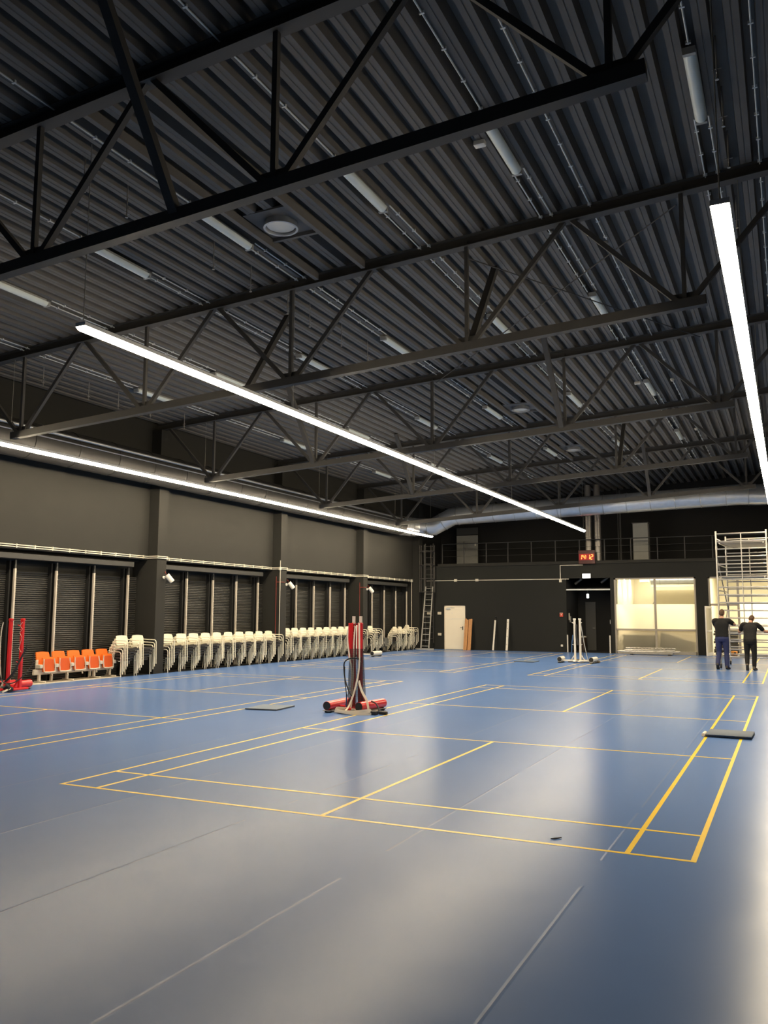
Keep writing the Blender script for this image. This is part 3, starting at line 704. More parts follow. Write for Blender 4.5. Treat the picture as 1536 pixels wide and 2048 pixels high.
t = empty('exit_sign', (-1.73,33.4,2.55), 0, 'small lit white lamp hanging inside the dark corridor', 'sign')
m = MB(); m.cbox((-0.05,-0.04,-0.10),(0.05,0.04,0.10),0.012); m.build('lit_face', 'sign', t)
m = MB(); m.cyl((0,0,0.10),(0,0,0.32),0.008,6); m.build('hanger', 'wire', t)
m = MB(); m.box((-2.34,YB+0.02,2.775),(-0.37,YB+0.10,2.835)); tag(m.build('ceiling_edge_beam', 'ceil_conduit'), 'pale horizontal bar across the top of the dark corridor', 'beam')
for x0, z0 in ((-1.95,3.10),(-0.75,3.15)):
    m = MB(); m.tube([(x0,32.9,3.85),(x0+0.03,32.9,z0+0.2),(x0-0.25,32.9,z0)],0.07,12); tag(m.build('flexible_duct', 'alu_dark'), 'short grey flexible duct above the corridor, %s one' % ('left' if x0 < -1 else 'right'), 'duct')
t = empty('corridor_door', (-1.98,34.03,0), 0, 'grey door leaf at the end of the dark corridor', 'door')
m = MB(); m.box((0,-0.045,0.01),(0.48,0.0,2.28)); m.build('leaf', 'grey_door', t)
m = MB(); m.cyl((0.43,-0.045,1.05),(0.43,-0.09,1.05),0.012,8); m.cyl((0.43,-0.085,1.05),(0.33,-0.085,1.05),0.010,8); m.build('handle', 'chrome', t)
m = MB(); m.box((-0.85,34.0,1.25),(-0.83,34.045,1.45)); tag(m.build('door_pull', 'chrome'), 'small bright pull on the black wall at the corridor end', 'handle')
t = empty('litter_bin', (-2.0,33.5,0), 0, 'dark cylindrical litter bin standing in the corridor', 'bin')
m = MB(); m.lathe([(0.12,0.0),(0.14,0.02),(0.14,0.62),(0.135,0.64)], n=20); m.build('drum', 'bin', t)
m = MB(); m.lathe([(0.145,0.62),(0.15,0.64),(0.12,0.69),(0.03,0.70)], n=20); m.build('lid', 'chrome', t)
for x, w in ((-2.30,'left'),(-0.42,'right')):
    t = empty('barrier_post', (x,YB-0.08,0), 0, 'slim white floor post at the %s side of the corridor opening' % w, 'post', 'white barrier posts')
    m = MB(); m.cyl((0,0,0.012),(0,0,0.78),0.030,12); m.build('tube', 'white_paint', t)
    m = MB(); m.lathe([(0.045,0),(0.045,0.012)], n=14); m.build('foot_plate', 'alu_dark', t)

# ------------------------------------------------------------------ items along the back wall
t = empty('extension_ladder', (-8.96,30.9,0), 0, 'aluminium extension ladder leaning in the far left corner', 'ladder')
def lp(s, off=0.0):      # s along the ladder 0..1
    return Vector((0, 0.0+0.58*s+off, 0.08+2.92*s))
for k in range(3):
    for x in (-0.20+0.012*k, 0.20-0.012*k+0.03*k):
        m = MB(); m.bar(Vector((x,0,0))+lp(0,-0.05*k), Vector((x*0.9,0,0))+lp(1.0,-0.05*k), 0.024, 0.045, up=(1,0,0)); m.build('side_rail', 'alu', t)
for k in range(11):
    m = MB(); p = lp(0.03+0.094*k, -0.05); m.cyl(p+Vector((-0.19,0,0)), p+Vector((0.19,0,0)),0.014,8); m.build('rung', 'alu', t)
m = MB(); m.box((-0.46,-0.10,0.0),(0.46,-0.02,0.065)); m.build('stabiliser_bar', 'alu', t)
for i in range(4):
    x = -7.14+0.100*i; m = MB(); y0 = 31.30-0.045*(i % 2); h = 1.50-0.015*((i*3) % 4)
    R_ = Matrix.Rotation(math.radians(-11), 3, 'X')
    m.box((x-0.041,y0,0.0),(x+0.041,y0+0.04,h), R_, (x,y0,0))
    tag(m.build('wooden_plank', 'wood'), 'orange brown wooden plank leaning beside the cream door, %s from the door' % ORD[i], 'plank', 'planks by the door')
t = empty('leaning_post', (-5.72,31.33,0), 0, 'white post with black tip leaning on the back wall, left of two', 'post')
m = MB(); m.cyl((0,0,0.02),(0.03,0.30,1.40),0.045,14); m.build('tube', 'white_paint', t)
m = MB(); m.cyl((0.03,0.30,1.40),(0.032,0.315,1.47),0.03,12); m.lathe([(0.02,0),(0.035,0.03),(0.02,0.07)],(0.033,0.32,1.52),10); m.build('tip', 'rubber', t)
t = empty('leaning_post', (-5.07,31.36,0), 0, 'white square post leaning on the back wall, right of two', 'post')
m = MB(); m.bar((0,0,0.02),(0.0,0.29,1.45),0.095,0.06,up=(0,1,0)); m.build('profile', 'white_paint', t)
m = MB(); 
for s in (0.2,0.45,0.7,0.9): m.box((-0.015,0.29*s-0.035,0.02+1.43*s-0.02),(0.015,0.29*s-0.02,0.02+1.43*s+0.02))
m.build('mounting_slot', 'alu_dark', t)

# ------------------------------------------------------------------ stacking chairs
def rrect(u, v, w, h, r=0.3):
    a = 2*u-1; bq = 2*v-1
    # squircle mapping of the square
    x = a*math.sqrt(max(0, 1-r*bq*bq)); y = bq*math.sqrt(max(0, 1-r*a*a))
    return x*w/2, y*h/2
def make_chair():
    t = empty('stacking_chair')
    m = MB(); 
    def fb(u, v):
        y, z = rrect(u, v, 0.45, 0.27, 0.22); zz = 0.66+z
        return (-0.235-0.10*(zz-0.52)+0.10*(y/0.225)**2*0.35, y, zz)
    m.shell(fb, 10, 6, 0.014, (-1,0,0)); m.build('backrest', 'chair_white', t)
    m = MB()
    def fs(u, v):
        x, y = rrect(u, v, 0.44, 0.45, 0.16); return (x+0.01, y, 0.452+0.012*(1-(y/0.23)**2))
    m.shell(fs, 8, 8, 0.050, (0,0,-1)); m.build('seat', 'chair_seat', t)
    for s in (-1, 1):
        y = 0.255*s
        arc = [(0.225-0.075+0.075*math.cos(a), y, 0.585+0.075*math.sin(a)) for a in [PI/2*k/5 for k in range(6)]]
        m = MB(); m.tube([(0.245,y,0.0)]+arc+[(-0.10,y,0.665),(-0.22,y*0.9,0.675),(-0.245,y*0.86,0.69)],0.0115,8); m.build('arm_frame', 'chair_tube', t)
        m = MB(); m.tube([(-0.27,y*0.96,0.0),(-0.235,y*0.95,0.40),(-0.245,y*0.86,0.70)],0.0105,8); m.build('rear_leg', 'chair_tube', t)
    m = MB(); m.cyl((0.15,-0.255,0.41),(0.15,0.255,0.41),0.009,6); m.cyl((-0.2,-0.245,0.41),(-0.2,0.245,0.41),0.009,6); m.build('seat_rail', 'chair_tube', t)
    return t
cproto = make_chair(); used = [False]
def stack(y, n, si, where):
    jit = random.uniform(-0.03, 0.03)
    for k in range(n):
        o = cproto if not used[0] else copy_tree(cproto); used[0] = True
        o.location = (-9.67+0.055*k+random.uniform(-0.006,0.006), y+random.uniform(-0.008,0.008), 0.075*k)
        o.rotation_euler = (0, 0, jit)
        lev = 'bottom' if k == 0 else ('topmost' if k == n-1 else ORD[k]+' from bottom')
        tag(o, 'cream stacking chair, black seat, %s in %s' % (lev, where(si)), 'chair', 'stacked cream chairs along the left wall')
for i, y in enumerate((11.31, 11.92)): stack(y, 5, i, lambda s: '%s stack right of the orange seats' % ORD[s])
for i in range(10): stack(13.20+0.592*i, 5, i, lambda s: '%s stack right of the first column' % ORD[s])
for i in range(10): stack(19.58+0.592*i, 6, i, lambda s: '%s stack right of the second column' % ORD[s])
for i, (y, n) in enumerate(((26.35,6),(29.0,5),(29.61,5),(30.30,6))): stack(y, n, i, lambda s: '%s stack right of the third column' % ORD[s])

# ------------------------------------------------------------------ tip-up seat benches
def bench(n, y0, label, seat, under, frame, closed=True):
    p = 0.498; t = empty('tip_up_bench', (-9.78, y0, 0), 0, label, 'bench seat'); L = p*n
    m = MB(); m.cbox((-0.05,-0.12,0.20),(0.02,L+0.05,0.33),0.008); m.build('beam', frame, t)
    for y in (0.06, p*1.9, p*3.75, L-0.06) if n > 3 else (0.1, L-0.1):
        m = MB(); m.box((-0.04,y-0.03,0.05),(0.015,y+0.03,0.24)); m.build('leg', frame, t)
        m = MB(); m.cbox((-0.16,y-0.025,0.012),(0.22,y+0.025,0.055),0.008); m.build('foot', frame, t)
    for i in range(n+1):
        y = p*i
        m = MB(); m.cbox((-0.06,y-0.035,0.33),(-0.02,y+0.035,0.56),0.006); m.cbox((-0.05,y-0.045,0.36),(0.13,y+0.045,0.45),0.01); m.build('seat_bracket', frame, t)
    for i in range(n):
        yc = p*(i+0.5)
        m = MB()
        def fb(u, v, yc=yc):
            y, z = rrect(u, v, 0.415, 0.32, 0.16); return (-0.10-0.20*(z+0.16)+0.03*(y/0.22)**2, yc+y, 0.585+z)
        m.shell(fb, 10, 6, 0.03, (-1,0,0.1)); m.build('backrest', seat, t)
        m = MB()
        def fu(u, v, yc=yc):
            y, z = rrect(u, v, 0.36, 0.37, 0.14); return (0.115-0.14*(z+0.18)-0.02*(1-(y/0.2)**2), yc+y, 0.44+z)
        m.shell(fu, 10, 6, 0.035, (-1,0,0)); so = m.build('seat', seat, t)
        m = MB()
        def fp(u, v, yc=yc):
            y, z = rrect(u, v, 0.305, 0.31, 0.14); return (0.135-0.14*(z+0.17)-0.02*(1-(y/0.2)**2), yc+y, 0.42+z)
        m.shell(fp, 8, 5, 0.03, (-1,0,0)); m.build('seat_underside', under, so)
        m = MB(); 
        for s in (-1,1): m.tube([(0.14,yc+s*0.175,0.27),(0.12,yc+s*0.18,0.42),(0.10,yc+s*0.16,0.58)],0.013,6)
        m.tube([(0.14,yc-0.175,0.265),(0.145,yc,0.255),(0.14,yc+0.175,0.265)],0.018,6); m.build('seat_rim', frame, so)
        m = MB(); m.bar((0.0,yc+0.12,0.30),(0.10,yc+0.12,0.16),0.02,0.03); m.build('hinge_arm', frame, t)
    return t
bench(5, 8.58, 'row of five orange tip-up seats on a beige frame by the shutters', 'orange', 'orange_under', 'bench_frame')
bench(2, 27.35, 'dark grey tip-up seats between chair stacks at the far left wall', 'grey_seat', 'grey_seat', 'grey_bench')

# ------------------------------------------------------------------ badminton net stands
def ribbon(pts, w, th=0.004, nrm=None):
    """flat strap along pts, width direction nrm per strap"""
    m = MB(); nrm = Vector(nrm or (1,0,0)); P = [Vector(p) for p in pts]; vs = []; fs = []
    for i, p in enumerate(P):
        d = (P[min(i+1,len(P)-1)]-P[max(i-1,0)]).normalized()
        s = (nrm-d*nrm.dot(d)).normalized(); u = d.cross(s)
        for a, c in ((-1,-1),(1,-1),(1,1),(-1,1)): vs.append(p+s*(a*w/2)+u*(c*th/2))
    n = len(P)
    for i in range(n-1):
        for k in range(4): fs.append((i*4+k, i*4+(k+1) % 4, i*4+4+(k+1) % 4, i*4+4+k))
    fs += [(3,2,1,0), tuple((n-1)*4+k for k in range(4))]
    return m.add(vs, fs)
def smooth_path(pts, k=6):
    P = [Vector(p) for p in pts]; out = []
    for i in range(len(P)-1):
        a = P[max(i-1,0)]; b_ = P[i]; c = P[i+1]; d = P[min(i+2,len(P)-1)]
        for j in range(k):
            s = j/k; out.append(0.5*((2*b_)+(c-a)*s+(2*a-5*b_+4*c-d)*s*s+(3*b_-a-3*c+d)*s**3))
    out.append(P[-1]); return out
def stand(loc, rz, label, side, paint, post_paint, cap, r=0.075, bar=0.30, L=0.80, H=1.56, lace=True, group=None, yo=0.0):
    """post at origin; weight roller at side*bar along X, axis along Y"""
    t = empty('net_stand', loc, rz, label, 'net stand', group)
    m = MB(); m.cbox((-0.035,-0.035,0.06),(0.035,0.035,H),0.01); m.build('post', post_paint, t)
    if cap:
        m = MB(); m.cyl((0,0,H),(0,0,H+0.115),0.028,14); m.build('post_top', 'chrome', t)
        m = MB(); m.cyl((0,0,H+0.02),(0.03*-side,-0.05,H-0.02),0.012,8); m.build('pulley', 'alu_dark', t)
    else:
        m = MB(); m.cbox((-0.05,-0.035,H-0.03),(0.05,0.035,H+0.03),0.012); m.build('post_top', post_paint, t)
        for z in (H-0.14, 0.62):
            h = MB(); h.cyl((side*0.03,-0.03,z),(side*0.085,-0.05,z+0.03),0.012,8); h.build('hook', post_paint, t)
    m = MB(); m.cbox((-0.055,-0.22,0.035),(0.055,0.22,0.085),0.01); m.cbox((min(0,side*bar),-0.03,0.045),(max(0,side*bar),0.03,0.10),0.01); m.bar((0,0.0,0.30),(side*0.16,0,0.08),0.03,0.03); m.build('base_bar', paint, t)
    x = side*(bar+0.02)
    w = MB(); w.cyl((x,yo-L/2,0.045+r),(x,yo+L/2,0.045+r),r,24); wo = w.build('weight_roller', paint, t)
    for y in (-L/2, L/2):
        e = MB(); e.cyl((x,yo+(y-0.004 if y<0 else y),0.045+r),(x,yo+(y if y<0 else y+0.004),0.045+r),r*0.93,24); e.build('end_cap', 'rubber', wo)
    for y in (-L/2+0.06, L/2-0.06):
        e = MB(); e.cyl((x-0.06,yo+y,0.025),(x+0.06,yo+y,0.025),0.025,10); e.build('castor', 'rubber', t)
    f = MB(); f.box((x-0.07,yo-L/2-0.02,0.03),(x+0.07,yo+L/2,0.042)); f.build('foot_plate', 'alu_dark', t)
    if lace:
        g = MB(); zz = [H-0.05,H-0.12,H-0.20,H-0.28,H-0.38,H-0.62,H-0.70]
        for i in range(len(zz)-1): g.cyl((-0.036 if i % 2 else 0.036,-0.039,zz[i]),(0.036 if i % 2 else -0.036,-0.039,zz[i+1]),0.004,5)
        g.build('lacing', 'strap', t)
    return t
RG = 'red net stands'
stand((-0.285,6.98,0), math.radians(2), 'red net stand in the middle of the floor, left post of the pair', -1, 'red', 'dark_red', True, group=RG)
stand((-0.185,7.06,0), math.radians(-6), 'red net stand in the middle of the floor, right post of the pair', 1, 'red', 'dark_red', True, r=0.08, bar=0.21, group=RG)
# the red sleeves and straps wound round the pair
def sleeve(x, y, z0, z1, name_lab):
    m = MB(); m.tube(smooth_path([(x,y-0.01,z1),(x-0.004,y-0.012,(z0+z1)/2),(x,y-0.008,z0)],4),0.047,10); return tag(m.build('post_sleeve','red'), name_lab, 'post sleeve')
t = empty('badminton_net', (-0.23,6.95,0), 0, 'black badminton net with white tape hanging on the middle red stands', 'net')
m = MB(); vs = []; fs = []; uv = []
NU, NV = 24, 30
for j in range(NV+1):
    v = j/NV; z = 1.10-1.02*v
    for i in range(NU+1):
        u = i/NU; a = 2*PI*u
        rx = 0.13+0.045*v+0.012*math.sin(5*a+3*v); ry = 0.085+0.03*v
        vs.append((0.02+0.03*v+rx*math.cos(a), -0.02+ry*math.sin(a), z)); uv.append((u*60, v*84))
for j in range(NV):
    for i in range(NU): q = j*(NU+1)+i; fs.append((q, q+1, q+NU+2, q+NU+1))
m.add(vs, fs); no = m.build('mesh_bundle', 'net', t)
ul = no.data.uv_layers.new(name='UVMap')
for lp_ in no.data.loops: ul.data[lp_.index].uv = uv[lp_.vertex_index]
Ls = [ribbon(smooth_path([(-0.09,-0.06,1.55),(-0.13,-0.07,1.30),(-0.07,-0.09,0.95),(-0.03,-0.10,0.80),(-0.005,-0.11,0.45),(-0.01,-0.14,0.10),(-0.06,-0.22,0.02)]),0.030),
      ribbon(smooth_path([(0.10,-0.06,1.55),(0.115,-0.08,1.1),(0.12,-0.10,0.75),(0.06,-0.13,0.40),(-0.03,-0.17,0.12),(-0.08,-0.26,0.02)]),0.034),
      ribbon(smooth_path([(0.02,-0.06,1.50),(0.0,-0.07,1.2),(0.005,-0.08,0.9),(0.0,-0.09,0.55),(-0.01,-0.10,0.2)]),0.026),
      ribbon(smooth_path([(0.12,-0.10,0.55),(0.20,-0.14,0.38),(0.32,-0.18,0.22),(0.38,-0.22,0.04)]),0.040)]
for L_ in Ls: L_.build('tape', 'strap', t)
m = MB()
for k in range(3):
    m2 = ribbon([(0.12+(0.36-0.015*k)*math.cos(a), -0.30+(0.17-0.012*k)*math.sin(a), 0.025+0.022*k+0.015*math.sin(2*a+k)) for a in [2*PI*i/36 for i in range(37)]],0.034,0.004,(0,0,1)); m.add(m2.v, m2.f)
m.build('coiled_tape', 'strap', t)
m = MB(); vs = []; fs = []
for j in range(5):
    for i in range(25):
        a = 2*PI*i/24; r_ = j/4; vs.append((0.12+0.33*r_*math.cos(a), -0.29+0.15*r_*math.sin(a), 0.02+0.05*(1-r_)*abs(math.sin(3*a+j))))
for j in range(4):
    for i in range(24): q = j*25+i; fs.append((q, q+1, q+26, q+25))
m.add(vs, fs); m.build('net_heap', 'cord', t)
m = MB(); m.tube(smooth_path([(0.12,-0.10,0.93),(0.0,-0.13,0.94),(-0.13,-0.10,0.90),(-0.20,-0.06,0.80),(-0.16,-0.08,0.55),(-0.06,-0.12,0.36),(0.0,-0.13,0.28)]),0.012,6); m.tube(smooth_path([(-0.19,-0.05,0.78),(-0.18,-0.06,0.55),(-0.13,-0.08,0.28)]),0.009,6); m.tube(smooth_path([(0.33,-0.02,0.20),(0.44,-0.05,0.16),(0.55,-0.12,0.05),(0.64,-0.18,0.02)]),0.014,6); m.build('cord', 'cord', t)
m = MB(); m.tube([(-0.14,-0.06,0.30),(-0.145,-0.06,0.04)],0.016,6); m.build('blue_cord', 'blue_cord', t)
m = MB(); m.cbox((0.42,-0.32,0.0),(0.56,-0.20,0.07),0.012); m.cbox((0.55,-0.20,0.0),(0.70,-0.12,0.06),0.012); m.build('net_end_block', 'rubber', t)
sleeve(-0.31,6.93,0.95,1.55,'red fabric sleeve on the left middle post, with white lacing'); sleeve(-0.165,7.0,0.95,1.55,'red fabric sleeve on the right middle post')

stand((-8.44,6.88,0), math.radians(4), 'red net stand by the left wall, right-hand post beside the orange seats', -1, 'red', 'red', False, r=0.085, bar=0.26, L=0.85, H=1.55, group=RG, yo=0.16)
stand((-8.62,6.72,0), math.radians(176), 'red net stand by the left wall, left-hand post with white strap', 1, 'red', 'red', False, r=0.085, bar=0.36, L=0.9, H=1.55, group=RG)
t = empty('badminton_net', (-8.47,6.80,0), 0, 'black net with pale strap hung between the red stands by the left wall', 'net')
ribbon(smooth_path([(-0.22,-0.22,1.50),(-0.27,-0.22,1.25),(-0.26,-0.22,0.7),(-0.22,-0.20,0.3),(-0.14,-0.2,0.10)]),0.03).build('tape', 'strap', t)
ribbon(smooth_path([(-0.14,-0.2,0.22),(-0.20,-0.24,0.02),(-0.05,-0.28,0.02),(0.12,-0.22,0.10)]),0.05).build('tape', 'strap', t)
m = MB()
for o_ in (0, 0.04): m.tube(smooth_path([(0.17,0.1,0.98-o_),(0.10,0.02,0.72),(0.0,-0.08,0.42-o_),(-0.14,-0.16,0.22),(-0.30,-0.2,0.12)]),0.018,6)
m.tube(smooth_path([(-0.45,-0.15,0.9),(-0.3,-0.2,0.45),(-0.1,-0.2,0.2),(0.12,-0.05,0.25),(0.22,0.2,0.55),(0.24,0.25,0.85)]),0.012,6); m.build('net_roll', 'cord', t)
m = MB(); m.tube(smooth_path([(0.10,-0.20,0.06),(-0.05,-0.16,0.13),(-0.18,-0.20,0.07),(-0.34,-0.16,0.10),(-0.45,-0.2,0.04)]),[0.045+0.02*math.sin(i*1.3) for i in range(25)],9); m.build('net_heap', 'cord', t)

WG = 'white net stands'
stand((-0.16,23.72,0), math.radians(3), 'white net stand before the corridor, left post of the pair', -1, 'white_paint', 'white_paint', False, r=0.085, bar=0.48, L=0.66, H=1.53, lace=False, group=WG)
stand((0.02,23.76,0), math.radians(-3), 'white net stand before the corridor, right post of the pair', 1, 'white_paint', 'white_paint', False, r=0.085, bar=0.44, L=0.66, H=1.53, lace=False, group=WG)
t = empty('badminton_net', (-0.07,23.76,0), 0, 'dark net folded on the white stands before the corridor', 'net')
m = MB(); m.tube(smooth_path([(-0.02,-0.06,1.35),(-0.02,-0.08,0.95),(0.03,-0.08,0.62)]),0.035,8); m.tube(smooth_path([(0.14,-0.02,1.48),(0.20,-0.02,1.0),(0.26,-0.03,0.62),(0.36,-0.05,0.08)]),0.010,6); m.tube(smooth_path([(0.15,0.0,1.40),(0.17,0.0,0.9),(0.20,0.0,0.10)]),0.007,6); m.build('net_roll', 'cord', t)
ribbon(smooth_path([(0.12,-0.05,1.45),(0.19,-0.06,1.0),(0.25,-0.07,0.65),(0.36,-0.09,0.10)]),0.016).build('tape', 'ceil_conduit', t)
m = MB(); m.tube(smooth_path([(-0.15,-0.05,0.98),(-0.19,-0.06,0.70),(-0.20,-0.07,0.45),(-0.24,-0.08,0.12)]),0.020,6); m.build('blue_cord', 'blue_cord', t)
m = MB(); m.tube(smooth_path([(-0.40,0.16,0.05),(-0.05,0.18,0.07),(0.35,0.20,0.06),(0.72,0.26,0.04)]),[0.05]*19,8,flat=0.7); m.build('net_fold', 'net_fold', t)
stand((-9.06,24.0,0), math.radians(3), 'white net stand by the far chair stacks, left post of the pair', -1, 'white_paint', 'white_paint', False, r=0.085, bar=0.22, L=0.7, H=1.2, lace=False, group=WG)
stand((-8.95,24.1,0), math.radians(-3), 'white net stand by the far chair stacks, right post of the pair', 1, 'white_paint', 'white_paint', False, r=0.085, bar=0.74, L=0.7, H=1.2, lace=False, group=WG)

# ------------------------------------------------------------------ flat things on the floor
t = empty('folded_mat', (5.56,6.50,0), math.radians(-2), 'dark grey folded mat lying across the right court lines', 'mat')
m = MB(); m.cbox((0.03,0.05,0.002),(0.66,0.62,0.028),0.010); m.cbox((0.05,0.02,0.028),(0.66,0.60,0.050),0.009); m.build('padding', 'mat_grey', t)
m = MB(); m.cyl((0.02,0.04,0.027),(0.02,0.30,0.027),0.025,12); m.build('rolled_edge', 'strap', t)
def flat_sheet(pts, label):
    m = MB(); n = len(pts); vs = [(x,y,0.004) for x, y in pts]+[(x,y,0.026) for x, y in pts]
    m.add(vs, [tuple(reversed(range(n))), tuple(range(n,2*n))]+[(i,(i+1) % n,n+(i+1) % n,n+i) for i in range(n)])
    o = m.build('floor_sheet', 'sheet_grey', smooth=False); o.data.materials.append(M['sheet_edge'])
    for p in o.data.polygons:
        if abs(p.normal.z) < 0.5: p.material_index = 1
    return tag(o, label, 'sheet')
flat_sheet([(-2.13,6.32),(-1.52,6.40),(-1.58,7.12),(-2.22,7.05)], 'thin grey sheet lying on the floor left of the middle red stand')
flat_sheet([(-2.26,23.2),(-1.48,23.05),(-1.52,23.95),(-2.25,23.95)], 'thin grey sheet lying on the floor left of the white stand')
m = MB(); m.tube([(5.02,0.16,0.004),(5.05,0.175,0.005),(5.09,0.22,0.006)],[0.003,0.006,0.003],6); tag(m.build('floor_scrap', 'rubber'), 'small dark scrap on the floor near the nearest court line', 'scrap')

# scaffold frames lying in front of the window
def lying_frame(y0, z, x0, x1, lab, rungs, dz=0.0):
    t = empty('scaffold_ladder', (x0,y0,z), math.radians(1.5), lab, 'scaffold frame', 'scaffold frames on the floor'); L = x1-x0
    for y in (0, 0.55):
        m = MB(); m.cyl((0,y,0.03+dz*(y > 0)),(L,y,0.03+dz*(y > 0)),0.028,10); m.build('side_tube', 'alu', t)
    for i in range(rungs):
        x = 0.25+(L-0.5)*i/(rungs-1); m = MB(); m.cyl((x-0.06,0,0.03),(x+0.10,0.55,0.03+dz),0.021,8); m.build('rung', 'alu_dark', t)
    return t
lying_frame(30.75, 0.112, 0.05, 2.55, 'lowest aluminium scaffold frame lying before the lit window', 6)
lying_frame(30.85, 0.172, 0.30, 2.35, 'upper aluminium scaffold frame lying on the lower one before the window', 12, 0.06)
for y, w in ((30.72, 'front one'), (31.16, 'rear one')):
    t = empty('scaffold_beam', (0.55,y,0), 0, 'short aluminium beam with black feet under the lying scaffold frames, '+w, 'beam')
    m = MB(); m.cbox((0,0,0.03),(1.75,0.10,0.113),0.01); m.build('profile', 'alu_dark', t)
    for x in (0.08,1.62):
        m = MB(); m.cbox((x-0.06,-0.03,0.0),(x+0.06,0.12,0.045),0.008); m.build('foot', 'rubber', t)

# stacked boards in the lit room, behind the frosted lower panes
for i in range(7):
    m = MB(); z = 0.02+0.115*i; m.cbox((0.02+0.02*(i % 3),32.25,z),(1.52-0.03*(i % 2),33.3,z+0.105),0.01)
    tag(m.build('foam_board', 'board'), 'dark board blurred behind the left frosted pane, %s from the bottom' % ORD[i], 'board', 'boards behind the frosted window')
m = MB()
m.add([(1.60,32.3,0.02),(3.05,32.3,0.02),(3.05,32.3,0.50),(1.66,32.3,0.94),(1.60,33.0,0.02),(3.05,33.0,0.02),(3.05,33.0,0.50),(1.66,33.0,0.94)], [(0,1,2,3),(7,6,5,4),(0,4,5,1),(1,5,6,2),(2,6,7,3),(3,7,4,0)])
tag(m.build('tilted_board', 'board', smooth=False), 'sloping dark board blurred behind the right frosted pane', 'board')
# boards stack seen through the doorway
for i in range(9):
    m = MB(); z = 0.16+0.112*i; dx = 0.03*((i*7) % 3)
    m.cbox((3.80+dx,32.3,z),(4.78-0.02*(i % 2),33.0,z+0.09),0.008)
    tag(m.build('table_top', 'board' if i < 8 else 'white_paint'), 'grey table top stacked in the lit doorway, %s from the bottom' % ORD[i] if i < 8 else 'white table top lying topmost on the grey stack in the doorway', 'table top', 'table tops in the doorway')
t = empty('flat_trolley', (3.80,32.3,0), 0, 'low black trolley under the stacked table tops', 'trolley')
m = MB(); m.box((0,0,0.10),(0.98,0.7,0.155)); m.build('platform', 'rubber', t)
for x in (0.1,0.88):
    for y in (0.1,0.6):
        m = MB(); m.cyl((x,y-0.02,0.05),(x,y+0.02,0.05),0.05,12); m.build('wheel', 'rubber', t)
t = empty('orange_case', (4.45,32.0,0), 0, 'small orange case with black knob on the floor of the doorway', 'case')
m = MB(); m.cbox((0,0,0.03),(0.28,0.2,0.19),0.012); m.build('body', 'orange_box', t)
m = MB(); m.cyl((0.19,0.0,0.115),(0.19,-0.03,0.115),0.04,12); m.build('knob', 'rubber', t)
# things under the lit room's ceiling
ringed_duct('room_duct', [(0.98,34.6,3.30),(3.45,34.6,3.30)], 0.20, 'pale ventilation duct under the ceiling of the lit room', 0.8)
m = MB(); m.box((0.55,34.0,3.2),(0.95,34.35,3.75)); tag(m.build('ceiling_box', 'room_wall'), 'pale boxed unit under the ceiling of the lit room', 'box')
m = MB(); m.box((0.9,35.2,3.0),(3.3,35.5,3.06)); tag(m.build('cable_tray', 'white_paint'), 'bright tray below the ceiling of the lit room', 'tray')
m = MB(); m.tube(smooth_path([(1.35,33.2,3.05),(1.36,33.2,2.6),(1.30,33.2,2.3),(1.18,33.2,2.1)]),0.018,6); tag(m.build('hanging_cable', 'alu_dark'), 'grey cable hanging beside the middle window bar in the lit room', 'cable')

# ------------------------------------------------------------------ scaffold tower
SX, SY = 4.70, 23.15
t = empty('scaffold_tower', (SX,SY,0), math.radians(-4), 'tall aluminium scaffold tower on castors pushed by the two men', 'scaffold')
WX, DY, TOP = 1.52, 2.25, 4.45
for x in (0, WX):
    for y in (0, DY):
        m = MB(); m.cyl((x,y,0.22),(x,y,TOP),0.026,12)
        for z in (2.25, 3.9): m.cyl((x,y,z-0.05),(x,y,z+0.05),0.032,12)
        m.build('upright', 'alu', t)
        c = MB(); c.cyl((x,y,0.13),(x,y,0.40),0.017,10); c.cbox((x-0.03,y-0.04,0.06),(x+0.03,y+0.04,0.16),0.008); co = c.build('castor', 'alu_dark', t)
        w = MB(); w.cyl((x-0.022,y-0.03,0.065),(x+0.022,y-0.03,0.065),0.065,16); w.build('wheel', 'rubber', co)
for y in (0, DY):
    for k in range(17):
        z = 0.36+0.25*k; m = MB(); m.cyl((0,y,z),(WX,y,z),0.021,10); m.build('rung', 'alu', t)
        for x in (0.045, WX-0.045):
            pass
    m = MB(); m.cyl((WX*0.5,y,0.36),(WX*0.5,y,4.36),0.016,8); m.build('mid_post', 'alu', t)
for x in (0, WX):
    for z in (0.45, 2.5, 3.35, 4.2):
        m = MB(); m.cyl((x,0,z),(x,DY,z),0.020,8); m.build('side_rail', 'alu', t)
    m = MB(); m.cyl((x,0.05,3.6),(x,DY-0.05,1.9),0.018,8); m.build('diagonal_brace', 'alu_dark', t)
    m = MB(); m.cyl((x,DY-0.05,2.0),(x,0.05,0.5),0.018,8); m.build('diagonal_brace', 'alu_dark', t)
for z in (2.93, 4.05):
    m = MB(); m.cbox((0.04,0.05,z),(WX-0.04,DY-0.05,z+0.05),0.008); m.build('platform', 'alu_dark', t)
for x in (0.10,WX-0.1):
    for z in (2.93,4.05):
        m = MB(); m.cyl((x,0.0,z-0.01),(x+0.1,DY,z-0.01),0.020,8); m.build('platform_hook', 'alu', t)

